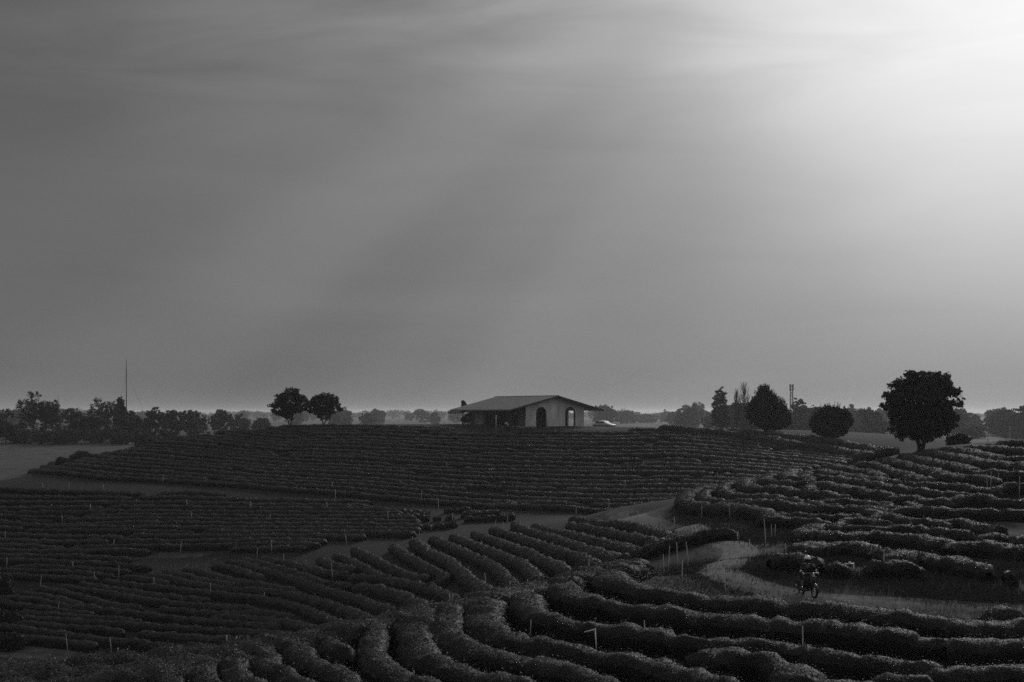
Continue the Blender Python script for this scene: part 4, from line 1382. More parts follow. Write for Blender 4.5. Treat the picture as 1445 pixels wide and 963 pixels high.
# ------------------------------------------------------------------ stakes
STAKES = [
 ('L','Z1',[(115,295,320),(290,288,305),(352,348,382),(28,440,478),(250,480,500),(643,485,522),(1020,500,555),(585,175,205),(1060,262,303),(1085,330,368),(1420,275,310),(775,262,285),(682,332,352),(515,285,320),(392,165,195),(245,170,195),(36,588,635),(417,612,652),(672,635,690)]),
 ('B','Z2',[(228,130,178),(536,105,155),(875,138,185),(1196,175,240),(330,285,325),(385,460,550),(632,480,545)]),
 ('A','Z2',[(660,540,565),(718,545,595),(895,640,675),(1138,510,565),(1291,470,510),(1325,475,500)]),
 ('L','Z3',[(215,272,315),(322,340,380),(335,490,550),(650,275,310),(760,455,505),(995,330,385),(1358,338,378),(697,205,250),(1180,205,265),(1280,255,315)]),
 ('B','Z3',[(250,535,575),(402,570,620),(532,600,640),(682,620,705),(1170,440,465),(1137,470,515),(1218,530,580),(1332,575,605)]),
 ('C','Z3',[(728,50,70),(1327,50,75),(680,165,195)]), ('C','Z1',[(922,118,158)]),
 ('A','Z4',[(843,405,450),(893,560,605),(1143,668,728),(998,322,360),(1346,235,262)]), ('B','Z4',[(645,360,405),(295,225,265)]),
 ('B','Z5',[(395,175,205),(445,190,232),(466,150,180),(585,215,245),(700,255,285),(803,300,315),(948,325,362),(345,478,548),(128,378,402),(15,330,380),(245,440,462)]),
 ('A','Z5',[(922,398,435),(583,515,530),(472,525,548),(142,598,620),(428,640,700)]),
 ('T','Z5',[(1040,65,122),(852,103,133),(1205,125,170),(1322,155,205),(1415,158,215)]),
 ('A','R8',[(398,425,470),(427,365,490),(498,335,475),(578,335,475),(527,470,565),(845,560,705)]),
 ('D','R8',[(1025,315,480),(1140,165,370),(1180,205,260),(1205,205,265),(1288,345,420),(670,60,135),(880,55,135)]),
 ('T','R8',[(628,225,290),(935,280,330)]),
 ('D','R7',[(882,180,265),(963,90,180)]), ('A','R7',[(147,330,428),(687,350,465)]),
 ('D','Z7',[(1195,375,490),(1218,365,490),(1412,400,545),(600,405,450),(635,410,450),(872,455,480),(1268,375,410),(1075,165,190),(230,315,350),(402,355,380),(120,315,345)]),
 ('C','Z6',[(225,305,340),(605,120,145),(1010,165,205),(103,435,475),(730,370,395),(745,300,320),(285,200,225)]), ('D','Z6',[(812,440,470)]),
 ('A','R5',[(885,485,580),(1005,565,630)]),
]
ZR = dict(ZONES, T=(75, 152))
SW = dict(A='on the near knoll', B='among the slanting hedges of the middle spur', L='on the lower left terraces', D='on the right-hand hill', C='on the far pavilion hill', T='beside the far part of the track')
found = {}
for zone, fr, lst in STAKES:
    for sx, y0, y1 in lst:
        (a, b0), (_, b1) = px(fr, [(sx, y0), (sx, y1)])
        found.setdefault(zone, []).append((a, b0, b1))
rng = random.Random(5)
for zone, lst in found.items():
    lst.sort()
    for n, (a, b0, b1) in enumerate(lst):
        hh = 0.35 if zone in 'ABLDC' else 0.0
        if zone in 'AD' and (b1 - b0) > 22:
            hh = 0.05
        w = locate([(a, b1)], *ZR[zone], h=hh)[0]
        top = Zr(b0, w[1])
        g = gz(*w)
        ln = max(top - g, .5)
        r = .02 if zone in 'AD' else .028
        if zone in 'CL':
            r = .032
        mb = MB()
        tl = rng.uniform(-.11, .11) * ln
        k = .5 + rng.uniform(-.1, .1)
        mb.tube([(0, 0, -.25), (tl * k + .006, 0, ln * k), (tl, 0, ln * .97), (tl, 0, ln)], [r * 1.1, r, r * .92, r * .7], 7)
        for q in (.3, .62, .85):
            mb.torus((tl * q, 0, ln * q), (0, 0, 1), r, r * .22, 8, 4)
        o = mb.build('stake', M['stake'], smooth=True)
        o.location = (w[0], w[1], g)
        tall = 'short' if ln < .8 else ('tall' if ln > 1.35 else 'slim')
        tag(o, f"{tall} pale stake {SW[zone]}, {ORD[n] if n < len(ORD) else 'last'} from the left", 'stake', 'pale stakes ' + SW[zone])


# white irrigation pipes
def pipe(label, pts, r=.032):
    pts = [Vector(p) for p in pts]
    w = pts[0]
    root = empty('water_pipe', (w.x, w.y, gz(w.x, w.y)))
    mb = MB()
    loc = [p - root.location for p in pts]
    for a, b in zip(loc[:-1], loc[1:]):
        mb.tube([a, b], r, 10)
    mb.build('tube', M['pvc'], root, smooth=True)
    for p in loc[1:-1]:
        MB().ball(p, r * 1.5, 10, 6).build('elbow', M['pvc'], root, smooth=True)
    return root, loc


b = locate([(1194, 809)], 60, 72)[0]
s = b[1] / F
P0 = Vector((b[0], b[1], gz(*b)))
r1, _ = pipe('', [P0 + Vector((0, 0, -.1)), P0 + Vector((-.02, 0, .30)), P0 + Vector((-.22, .05, .34))])
tag(r1, 'lower white pipe elbow standing on the bank right of the motorcycle', 'pipe', 'white water pipes on the bank')
b2 = locate([(1205, 806)], 60, 72)[0]
P1 = Vector((b2[0], b2[1], gz(*b2)))
r2, loc = pipe('', [P1 + Vector((0, 0, -.1)), P1 + Vector((-.02, 0, .33)), P1 + Vector((-.38, .02, .31)), P1 + Vector((-.38, .02, -.05))])
MB().tube([(-.2, 0, .31), (-.2, 0, .40)], .045, 10).tube([(-.26, 0, .40), (-.14, 0, .40)], .018, 8).build('valve', M['pvc'], r2, smooth=True)
tag(r2, 'square white pipe bracket with a valve on the bank right of the motorcycle', 'pipe', 'white water pipes on the bank')
b3 = locate([(842, 911)], 40, 55, .4)[0]
P2 = Vector((b3[0], b3[1], gz(*b3)))
r3, _ = pipe('', [P2 + Vector((0, 0, 0)), P2 + Vector((-.05, 0, .95)), P2 + Vector((-.42, .1, .84))], .022)
tag(r3, 'thin bent white pipe sticking out of the near knoll hedge', 'pipe')

# ------------------------------------------------------------------ pavilion
ALPHA = math.radians(34)
HD = 246.0
hx = X(742, HD)
hz = Zr(602.6, HD)
house = empty('pavilion', (hx, HD, hz), ALPHA)      # local x: along the gable wall, local y: away along the ridge
WG, LG = 12.6, 18.6
EAVE, APEX = 3.72, 5.25
TH = .28


def gable_top(u):
    return EAVE + (APEX - EAVE) * (1 - abs(u - WG / 2) / (WG / 2))


def arch_wall(length, topf, arches, thick, du=.1):
    """a wall with round-headed openings, local x along it, y its thickness"""
    mb = MB()
    us = set(np.arange(0, length, .5).round(3)) | {length, length / 2}
    for c, w, spring in arches:
        us |= set(np.linspace(c - w / 2, c + w / 2, 25).round(4))
    us = sorted(us)

    def low(u, e):
        for c, w, spring in arches:
            if c - w / 2 - 1e-6 < u + e < c + w / 2 + 1e-6:
                return spring + math.sqrt(max((w / 2) ** 2 - (u - c) ** 2, 0))
        return -.3
    for a, b in zip(us[:-1], us[1:]):
        la, lb = low(a, 1e-3), low(b, -1e-3)
        ta, tb = topf(a), topf(b)
        mb.add([(a, 0, la), (b, 0, lb), (b, 0, tb), (a, 0, ta), (a, thick, la), (b, thick, lb), (b, thick, tb), (a, thick, ta)],
               [(0, 1, 2, 3), (5, 4, 7, 6), (4, 5, 1, 0), (3, 2, 6, 7)])
    for c, w, spring in arches:
        for u, sgn in ((c - w / 2, 1), (c + w / 2, -1)):
            vs = [(u, 0, -.3), (u, thick, -.3), (u, thick, spring), (u, 0, spring)]
            mb.add(vs, [(0, 1, 2, 3) if sgn > 0 else (3, 2, 1, 0)])
    for u in (0, length):
        mb.add([(u, 0, -.3), (u, thick, -.3), (u, thick, topf(u)), (u, 0, topf(u))], [(0, 1, 2, 3)])
    return mb


arch_wall(WG, gable_top, [(3.3, 2.25, 2.35), (9.6, 2.25, 2.35)], TH).build('gable_wall', M['concrete'], house)['label'] = 'stained gable wall with two round arches'
rw = arch_wall(LG - TH, lambda u: EAVE, [(3.4, 1.9, 2.3)], TH)
o = rw.build('side_wall', M['concrete'], house)
o.location = (WG, TH + .002, 0)
o.rotation_euler = (0, 0, math.radians(90))
# rear gable
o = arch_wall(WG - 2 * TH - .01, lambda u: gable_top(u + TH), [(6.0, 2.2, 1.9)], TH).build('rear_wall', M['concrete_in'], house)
o.location = (TH + .005, LG - TH, 0)
# left side: solid front room cheek, deep dark porch, projecting rear room
lw = MB()
lw.box((.003, TH + .002, -.3), (TH, 2.4, EAVE))
lw.box((3.4, 2.4, -.3), (3.4 + TH, 13.0, EAVE))
lw.box((.003 + TH, 2.4 - TH, -.3), (3.4, 2.398, EAVE))
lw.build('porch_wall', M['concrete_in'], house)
rm = MB()
rm.box((-.35, 13.0, -.3), (-.35 + TH, LG, EAVE - .75))
rm.box((-.35 + TH, 13.0, -.3), (3.4, 13.0 + TH, EAVE - .75))
rm.box((-.35 + TH, LG - TH, -.3), (TH, LG - .002, EAVE - .75))
rm.build('rear_room_wall', M['concrete'], house)
MB().box((-.362, 16.0, 0), (-.35, 17.6, 2.1)).box((-.362, 18.4, .8), (-.35, 19.4, 2.0)).build('dark_opening', M['trim'], house)
dr = MB().box((3.37, 4.2, 0), (3.4, 5.2, 2.15)).box((3.37, 7.6, .9), (3.4, 8.8, 2.1))
dr.build('door', M['trim'], house)
MB().box((3.34, 9.6, 0), (3.38, 11.0, 2.6)).build('pale_panel', M['concrete'], house)
po = MB()
po.tube([(.15, 7.7, -.3), (.15, 7.7, EAVE)], .13, 12)
po.build('post', M['trim'], house, smooth=True)
MB().tube([(.15, 12.3, -.3), (.15, 12.3, EAVE)], .13, 12).build('post', M['trim'], house, smooth=True)
MB().box((-1.2, .0, -.5), (WG - .01, LG - .01, -.02)).build('floor_slab', M['floor'], house)
# roof: two thick pitches with deep eaves
OV, OG = 3.8, 0.9
sl = (APEX - EAVE) / (WG / 2)
zr = APEX + .22


def pitch(sgn, y0, y1, over):
    u1 = (WG / 2) + over
    c = WG / 2
    t = .2
    z1 = zr - sl * u1
    pr = [(c, zr), (c + sgn * u1, z1), (c + sgn * u1, z1 - t), (c, zr - t)]
    mb = MB()
    vs = [(a, y0, b) for a, b in pr] + [(a, y1, b) for a, b in pr]
    mb.add(vs, [(0, 1, 2, 3), (7, 6, 5, 4), (0, 4, 5, 1), (1, 5, 6, 2), (2, 6, 7, 3)])
    return mb


rf = pitch(-1, -OG, LG + .4, OV).build('roof', M['roof'], house)
rf['label'] = 'broad low grey roof'
pitch(1, -OG, LG + .4, OV).build('roof', M['roof'], house)
sm = MB()
for k in range(int((LG + OG + .4) / .75)):           # standing seams of the roof sheets
    yk = -OG + .4 + k * .75
    for sg in (-1, 1):
        c, u1 = WG / 2, WG / 2 + OV
        sm.tube([(c + sg * .1, yk, zr + .01 - sl * .1), (c + sg * u1, yk, zr - sl * u1 + .01)], .025, 4)
sm.build('seam', M['roof'], rf)
MB().box((WG / 2 - .18, -OG - .01, zr - .03), (WG / 2 + .18, LG + .41, zr + .05)).build('ridge_cap', M['roof'], rf)
fb = MB()
for sg in (-1, 1):
    c, u1 = WG / 2, WG / 2 + OV
    fb.add([(c, -OG - .04, zr - .02), (c + sg * u1, -OG - .04, zr - sl * u1 - .02), (c + sg * u1, -OG - .04, zr - sl * u1 - .3), (c, -OG - .04, zr - .3),
            (c, -OG - .004, zr - .02), (c + sg * u1, -OG - .004, zr - sl * u1 - .02), (c + sg * u1, -OG - .004, zr - sl * u1 - .3), (c, -OG - .004, zr - .3)],
           [(0, 1, 2, 3), (7, 6, 5, 4), (0, 4, 5, 1), (3, 2, 6, 7), (1, 5, 6, 2)])
fb.build('barge_board', M['trim'], rf)
# lower lean-to roof over the rear room
lt = MB()
zl = zr - sl * (WG / 2 + OV) - .12
lt.add([(-1.6, 15.0, zl + .3), (-1.6, LG + .4, zl + .3), (-4.2, LG + .4, zl - .2), (-4.2, 15.0, zl - .2), (-1.6, 15.0, zl - .1), (-1.6, LG + .4, zl - .1), (-4.2, LG + .4, zl - .62), (-4.2, 15.0, zl - .62)],
       [(0, 1, 2, 3), (7, 6, 5, 4), (0, 3, 7, 4), (1, 5, 6, 2), (3, 2, 6, 7), (0, 4, 5, 1)])
lt.build('porch_roof', M['roof'], house)
tag(house, 'low concrete pavilion with a broad pitched roof and two arches on the hilltop', 'pavilion')

# bench in front, dark shrub by the wall, person, car
bx, by = X(731, 243.5), 243.5
bn = empty('bench', (bx, by, gz(bx, by)), math.radians(4))
bh = Zr(601.6, 243.5) - gz(bx, by)
MB().box((-2.9, -.25, bh - .09), (2.9, .25, bh)).build('seat', M['floor'], bn, bevel=.02)
for k in range(4):
    MB().box((-2.6 + k * 1.73 - .07, -.2, -.3), (-2.6 + k * 1.73 + .07, .2, bh - .09)).build('leg', M['floor'], bn, bevel=.01)
tag(bn, 'long pale low bench in front of the pavilion porch', 'bench')
tree('dark_shrub', 'dark leafy shrub against the left wall of the pavilion', X(660, 251), 251, [(0, 0, 1.2, .8, .6, .8), (.5, 0, 1.9, .5, .4, .4), (-.5, 0, .8, .7, .5, .6)], 70, 24, .13, .28, 35, .9, .06, 'conifer', limbs=8, cat='shrub')
w0 = X(700, 240)
pp = empty('marker_post', (w0, 240, gz(w0, 240)))
MB().tube([(0, 0, -.2), (0, 0, Zr(587, 240) - gz(w0, 240))], .05, 8).build('shaft', M['stake'], pp, smooth=True)
MB().ball((0, 0, Zr(587, 240) - gz(w0, 240)), .09, 8, 6).build('cap', M['stake'], pp, smooth=True)
tag(pp, 'slim upright post standing left of the bending person by the pavilion', 'post')


# ---- figures
def skin(name, verts, edges, radii, material, parent=None, root=0, sub=2):
    me = bpy.data.meshes.new(name)
    me.from_pydata([tuple(v) for v in verts], edges, [])
    o = bpy.data.objects.new(name, me)
    me.materials.append(material)
    COL.objects.link(o)
    o.modifiers.new('skin', 'SKIN').use_smooth_shade = True
    if not me.skin_vertices:
        me.skin_vertices.new() if hasattr(me.skin_vertices, 'new') else None
    lay = me.skin_vertices[0].data if me.skin_vertices else None
    if lay is not None:
        for i, r in enumerate(radii):
            lay[i].radius = (r, r) if isinstance(r, (int, float)) else r
            lay[i].use_root = (i == root)
    s = o.modifiers.new('sub', 'SUBSURF')
    s.levels = s.render_levels = sub
    if parent is not None:
        o.parent = parent
    return o


def person(name, J, label, coat, legs, gloves, loc, rz, helmet=False, coat_label=None):
    """J: joint positions"""
    V, E, R = [], [], []

    def add(p, r, frm=None):
        V.append(Vector(p))
        R.append(r)
        if frm is not None:
            E.append((frm, len(V) - 1))
        return len(V) - 1
    pel = add(J['pelvis'], (.145, .115))
    ch0 = add(J['waist'], (.125, .10), pel)
    ch = add(J['chest'], (.155, .115), ch0)
    nk = add(J['neck'], (.055, .055), ch)
    hd = add(J['head0'], (.075, .085), nk)
    hd1 = add(J['head1'], (.075, .09), hd)
    sub = {}
    for s in 'lr':
        sh = add(J['sh' + s], .062, ch)
        el = add(J['el' + s], .047, sh)
        wr = add(J['wr' + s], .033, el)
        hp = add(J['hp' + s], .092, pel)
        kn = add(J['kn' + s], .062, hp)
        an = add(J['an' + s], .043, kn)
        to = add(J['to' + s], .038, an)
        sub[s] = (sh, el, wr, hp, kn, an, to)
    body = skin(name, V, E, R, M['skin'], root=pel)
    body.location = loc
    body.rotation_euler = (0, 0, rz)
    # jacket and trousers follow the body
    jv, je, jr = [V[pel], V[ch0], V[ch], V[ch].lerp(V[nk], .6)], [(0, 1), (1, 2), (2, 3)], [(.165, .135), (.155, .13), (.182, .142), (.085, .08)]
    tv, te, tr = [V[pel]], [], [(.172, .14)]
    for s in 'lr':
        sh, el, wr, hp, kn, an, to = sub[s]
        k = len(jv)
        jv += [V[sh], V[el], V[el].lerp(V[wr], .85)]
        je += [(2, k), (k, k + 1), (k + 1, k + 2)]
        jr += [.084, .064, .05]
        k = len(tv)
        tv += [V[hp], V[kn], V[kn].lerp(V[an], .92)]
        te += [(0, k), (k, k + 1), (k + 1, k + 2)]
        tr += [.112, .08, .062]
        skin('shoe', [V[an], V[an].lerp(V[to], .5) + Vector((0, 0, -.015)), V[to]], [(0, 1), (1, 2)], [.06, .058, .045], M['cloth_white'] if helmet and s == 'l' else M['cloth_dark'], body)
        # hand: palm, four fingers of their own lengths and a thumb leaving the side of the palm
        d = (V[wr] - V[el]).normalized()
        d = (d + Vector(J.get('grip', (0, 0, 0)))).normalized()
        sd = d.cross(Vector((0, 0, 1))).normalized()
        dn = sd.cross(d).normalized()
        if dn.z > 0:
            dn = -dn
        hv, he, hr = [V[wr], V[wr] + d * .05, V[wr] + d * .085], [(0, 1), (1, 2)], [.027, (.036, .02), (.036, .019)]
        for f, (off, ln) in enumerate(((-.03, .062), (-.01, .075), (.01, .07), (.03, .055))):
            k = len(hv)
            b0 = V[wr] + d * .085 + sd * off
            hv += [b0 + d * ln * .4 + dn * .008, b0 + d * ln * .62 + dn * ln * .45, b0 + d * ln * .4 + dn * ln * .85]
            he += [(2, k), (k, k + 1), (k + 1, k + 2)]
            hr += [.010, .009, .008]
        k = len(hv)
        sg = 1 if s == 'l' else -1
        hv += [V[wr] + d * .04 + sd * sg * .045 + dn * .01, V[wr] + d * .075 + sd * sg * .05 + dn * .035]
        he += [(1, k), (k, k + 1)]
        hr += [.012, .010]
        skin('hand', hv, he, hr, gloves, body, sub=1)
    j = skin('jacket' if helmet else 'shirt', jv, je, jr, coat, body)
    if coat_label:
        j['label'] = coat_label
    skin('trousers', tv, te, tr, legs, body)
    h0, h1 = V[hd], V[hd1]
    hup = (h1 - V[nk]).normalized()
    face = Vector(J['face']).normalized()
    rgt = face.cross(hup).normalized()
    hup = rgt.cross(face).normalized()
    Mx = Matrix((rgt, face, hup)).transposed().to_4x4()
    Mx.translation = h0.lerp(h1, .55)
    fc = MB().ball((.034, .083, .012), .011, 8, 6).ball((-.034, .083, .012), .011, 8, 6)
    fc.v = [tuple(Mx @ Vector(p)) for p in fc.v]
    fc.build('eye', M['glass'], body, smooth=True)
    ns = MB().tube([(0, .085, .025), (0, .108, -.018), (0, .085, -.028)], [.008, .014, .012], 8)
    ns.v = [tuple(Mx @ Vector(p)) for p in ns.v]
    ns.build('nose', M['skin'], body, smooth=True)
    if helmet:
        hm = MB().ball((0, -.01, .035), (.135, .155, .145), 20, 12, -.55, 1.0)
        hm.v = [tuple(Mx @ Vector(p)) for p in hm.v]
        ho = hm.build('helmet', M['white'], body, smooth=True)
        so = ho.modifiers.new('shell', 'SOLIDIFY')
        so.thickness = .018
        vz = MB()
        n, m = 14, 5
        for i in range(m + 1):
            for k in range(n + 1):
                a = math.radians(-75 + 150 * k / n)
                z_ = .055 - .155 * i / m
                r = .162 - .02 * (i / m) ** 2
                vz.v.append(tuple(Mx @ Vector((math.sin(a) * r * .88, math.cos(a) * r - .01, z_))))
        for i in range(m):
            for k in range(n):
                q = i * (n + 1) + k
                vz.f.append((q, q + 1, q + n + 2, q + n + 1))
        vo = vz.build('visor', M['glass'], ho, smooth=True)
        vo.modifiers.new('shell', 'SOLIDIFY').thickness = .004
    else:
        hr_ = MB().ball((0, -.015, .03), (.092, .105, .10), 14, 8, -.35, 1.0)
        hr_.v = [tuple(Mx @ Vector(p)) for p in hr_.v]
        hr_.build('hair', M['hair'], body, smooth=True)
    return tag(body, label, 'person')


# person bending forward in front of the pavilion
wx, wd = X(712.5, 242.5), 242.5
J = dict(pelvis=(0, 0, .92), waist=(.08, 0, 1.05), chest=(.34, 0, 1.22), neck=(.52, 0, 1.22), head0=(.6, 0, 1.18), head1=(.7, 0, 1.14), face=(.5, 0, -.9),
         shl=(.36, .19, 1.18), shr=(.36, -.19, 1.18), ell=(.46, .24, .92), elr=(.44, -.24, .92), wrl=(.6, .16, .74), wrr=(.58, -.15, .74),
         hpl=(-.02, .1, .88), hpr=(-.02, -.1, .88), knl=(.04, .12, .48), knr=(-.02, -.12, .48), anl=(-.06, .13, .09), anr=(-.12, -.13, .09), tol=(.12, .15, .04), tor=(.06, -.15, .04))
person('person', J, 'person in a white shirt bending forward in front of the pavilion porch', M['cloth_white'], M['cloth_dark'], M['skin'], (wx, wd, gz(wx, wd)), math.radians(-20))

# ------------------------------------------------------------------ white car
cxx, cd = X(852, 259), 259.0
car = empty('parked_car', (cxx, cd, gz(cxx, cd)), math.radians(-38))
# stations along the car (front at +x): x, half width, sill, belt, roof (equal to belt where there is no cabin), roof half width
ST = [(-2.12, .62, .42, .78, .80, .55), (-2.0, .78, .30, .92, .95, .66), (-1.55, .84, .24, .95, 1.10, .64), (-1.0, .85, .22, .94, 1.36, .60), (-.3, .86, .21, .93, 1.45, .60), (.25, .86, .21, .92, 1.42, .60), (.75, .86, .22, .91, 1.14, .66), (1.15, .85, .24, .90, .92, .74), (1.7, .82, .26, .80, .82, .70), (2.05, .74, .32, .68, .70, .62), (2.18, .60, .40, .58, .60, .52)]
mb = MB()
for x_, hw, sill, belt, roof, rw_ in ST:
    mb.v += [(x_, -hw * .92, sill), (x_, -hw, (sill + belt) / 2), (x_, -hw * .97, belt), (x_, -rw_, roof - .03), (x_, -rw_ * .6, roof), (x_, rw_ * .6, roof), (x_, rw_, roof - .03), (x_, hw * .97, belt), (x_, hw, (sill + belt) / 2), (x_, hw * .92, sill)]
for i in range(len(ST) - 1):
    for j in range(10):
        mb.f.append((i * 10 + j, (i + 1) * 10 + j, (i + 1) * 10 + (j + 1) % 10, i * 10 + (j + 1) % 10))
mb.f += [tuple(range(10)), tuple(reversed(range((len(ST) - 1) * 10, len(ST) * 10)))]
bo = mb.build('body', M['white'], car, smooth=True)
s_ = bo.modifiers.new('sub', 'SUBSURF')
s_.levels = s_.render_levels = 1
wsn = MB().add([(1.10, -.66, .96), (1.10, .66, .96), (.46, .54, 1.30), (.46, -.54, 1.30)], [(0, 1, 2, 3)])
o = wsn.build('windscreen', M['glare'], car)
o.modifiers.new('shell', 'SOLIDIFY').thickness = -.03
for sg in (-1, 1):
    sw = MB().add([(-1.35, sg * .80, .98), (.82, sg * .82, .98), (.2, sg * .68, 1.27), (-.95, sg * .68, 1.25)], [(0, 1, 2, 3)])
    o = sw.build('side_window', M['glass'], car)
    o.modifiers.new('shell', 'SOLIDIFY').thickness = .03
    MB().ball((2.06, sg * .55, .62), (.09, .14, .07), 10, 6).build('headlight', M['lamp'], car, smooth=True)
    MB().ball((.8, sg * .93, 1.0), (.06, .1, .07), 10, 6).build('mirror', M['white'], car, smooth=True)
    for x_ in (-1.32, 1.32):
        wh = MB().torus((x_, sg * .76, .31), (0, 1, 0), .23, .085, 20, 8).build('wheel', M['rubber'], car, smooth=True)
        MB().tube([(x_, sg * .72, .31), (x_, sg * .81, .31)], .2, 16).build('rim', M['metal'], wh)
rwn = MB().add([(-1.62, -.58, 1.08), (-1.62, .58, 1.08), (-1.05, .5, 1.36), (-1.05, -.5, 1.36)], [(3, 2, 1, 0)])
o = rwn.build('rear_window', M['glass'], car)
o.modifiers.new('shell', 'SOLIDIFY').thickness = -.03
MB().box((2.1, -.4, .36), (2.21, .4, .5)).build('grille', M['black'], car, bevel=.01)
tag(car, 'white car parked beside the right end of the pavilion', 'car')

# ------------------------------------------------------------------ motorcycle and rider
mw = locate([(1140, 843.5)], 54, 64)[0]
YAW = math.radians(-77)
mz = gz(*mw) + .035
moto = empty('motorcycle', (mw[0], mw[1], mz), YAW)
for nm, x_ in (('wheel', -.60), ('wheel', .63)):
    wh = MB().torus((x_, 0, .30), (0, 1, 0), .255, .048, 32, 10).build('wheel', M['rubber'], moto, smooth=True)
    rim = MB().torus((x_, 0, .30), (0, 1, 0), .205, .014, 28, 6)
    for k in range(12):
        a = 6.283 * k / 12
        rim.tube([(x_, .03 * (-1) ** k, .30), (x_ + math.cos(a) * .205, 0, .30 + math.sin(a) * .205)], .004, 4)
    rim.tube([(x_, -.06, .30), (x_, .06, .30)], .04, 12)
    rim.build('rim', M['metal'], wh, smooth=True)
fr = MB()
fr.tube([(.42, 0, .86), (.2, 0, .62), (0, 0, .42), (-.25, 0, .40), (-.45, 0, .62), (-.7, 0, .74)], .035, 8)
for sg in (-1, 1):
    fr.tube([(-.6, sg * .09, .30), (-.1, sg * .09, .38)], .022, 8)
    fr.tube([(-.58, sg * .1, .32), (-.5, sg * .12, .68)], .03, 8)
fr.build('frame', M['black'], moto, smooth=True)
fk = MB()
for sg in (-1, 1):
    fk.tube([(.63, sg * .08, .30), (.5, sg * .08, .66), (.4, sg * .07, .95)], .025, 8)
fk.build('fork', M['black'], moto, smooth=True)
hb = MB().tube([(.26, -.36, 1.0), (.34, -.22, 1.02), (.38, 0, 1.0), (.34, .22, 1.02), (.26, .36, 1.0)], .014, 8)
hbo = hb.build('handlebar', M['metal'], moto, smooth=True)
for sg in (-1, 1):
    MB().tube([(.25, sg * .37, 1.0), (.30, sg * .27, 1.012)], .02, 10).build('grip', M['rubber'], hbo, smooth=True)
    MB().tube([(.33, sg * .2, 1.02), (.34, sg * .3, 1.18)], .007, 6).ball((.34, sg * .31, 1.2), (.015, .06, .04), 10, 6).build('mirror', M['black'], hbo, smooth=True)
MB().tube([(.34, 0, .98), (.44, 0, .95), (.50, 0, .93)], [.06, .10, .09], 14).build('headlight_shell', M['black'], moto, smooth=True)
MB().ball((.50, 0, .93), (.03, .082, .082), 14, 8).build('headlight', M['lamp'], moto, smooth=True)
ls = MB()                                   # leg shield and front cowl
ls.add([(.36, -.20, .86), (.43, 0, .90), (.36, .20, .86), (.30, -.24, .6), (.42, 0, .62), (.30, .24, .6), (.16, -.18, .36), (.24, 0, .34), (.16, .18, .36)], [(0, 1, 4, 3), (1, 2, 5, 4), (3, 4, 7, 6), (4, 5, 8, 7)])
o = ls.build('leg_shield', M['black'], moto, smooth=True)
o.modifiers.new('shell', 'SOLIDIFY').thickness = .02
fd = MB()
for nm in range(13):
    a = math.radians(5 + 150 * nm / 12)
    for sg in (-1, 0, 1):
        rr_ = .335 - .03 * abs(sg)
        fd.v.append((.63 + math.cos(a) * rr_, sg * .06, .30 + math.sin(a) * rr_))
for i in range(12):
    for k in range(2):
        q = i * 3 + k
        fd.f.append((q, q + 1, q + 4, q + 3))
o = fd.build('front_mudguard', M['black'], moto, smooth=True)
o.modifiers.new('shell', 'SOLIDIFY').thickness = .012
rd = MB()
for nm in range(13):
    a = math.radians(40 + 130 * nm / 12)
    for sg in (-1, 0, 1):
        rr_ = .345 - .03 * abs(sg)
        rd.v.append((-.60 + math.cos(a) * rr_, sg * .065, .30 + math.sin(a) * rr_))
for i in range(12):
    for k in range(2):
        q = i * 3 + k
        rd.f.append((q, q + 1, q + 4, q + 3))
o = rd.build('rear_mudguard', M['black'], moto, smooth=True)
o.modifiers.new('shell', 'SOLIDIFY').thickness = .012
st = MB()
for x_, hw, z0, z1 in ((.05, .07, .66, .72), (-.1, .12, .66, .765), (-.35, .13, .68, .765), (-.62, .12, .71, .80), (-.78, .08, .74, .80)):
    st.v += [(x_, -hw, z0), (x_, -hw, z1 - .03), (x_, -hw * .6, z1), (x_, hw * .6, z1), (x_, hw, z1 - .03), (x_, hw, z0)]
for i in range(4):
    for j in range(6):
        st.f.append((i * 6 + j, i * 6 + (j + 1) % 6, (i + 1) * 6 + (j + 1) % 6, (i + 1) * 6 + j))
st.f += [tuple(range(6)), tuple(reversed(range(24, 30)))]
st.build('seat', M['rubber'], moto, smooth=True)
sp = MB()
for sg in (-1, 1):
    sp.add([(.1, sg * .10, .64), (-.55, sg * .12, .70), (-.75, sg * .08, .72), (-.5, sg * .13, .5), (-.05, sg * .13, .42)], [(0, 1, 2, 3, 4)])
o = sp.build('side_panel', M['black'], moto)
o.modifiers.new('shell', 'SOLIDIFY').thickness = .02
MB().box((-.12, -.13, .24), (.16, .13, .46)).tube([(.16, 0, .36), (.30, 0, .37)], [.085, .075], 12).build('engine', M['metal'], moto, bevel=.025)
MB().tube([(.2, -.14, .3), (0, -.16, .22), (-.4, -.17, .26), (-.85, -.17, .38)], [.022, .025, .045, .05], 10).build('exhaust', M['rubber'], moto, smooth=True)
MB().ball((-.83, 0, .72), (.03, .07, .045), 10, 6).build('tail_light', M['lamp'], moto, smooth=True)
tag(moto, 'small dark step-through motorcycle ridden along the dirt track', 'motorcycle')
J = dict(pelvis=(-.22, 0, .85), waist=(-.20, 0, 1.0), chest=(-.12, 0, 1.23), neck=(-.06, 0, 1.41), head0=(-.04, 0, 1.47), head1=(-.02, 0, 1.57), face=(1, -.15, -.08),
         shl=(-.11, .19, 1.31), shr=(-.11, -.19, 1.31), ell=(.0, .37, 1.10), elr=(.02, -.34, 1.08), wrl=(.20, .33, 1.03), wrr=(.20, -.33, 1.03),
         hpl=(-.16, .11, .82), hpr=(-.16, -.11, .82), knl=(.22, .20, .74), knr=(.22, -.20, .74), anl=(.06, .21, .34), anr=(.06, -.21, .34), tol=(.24, .22, .29), tor=(.24, -.22, .29), grip=(.3, 0, 0))
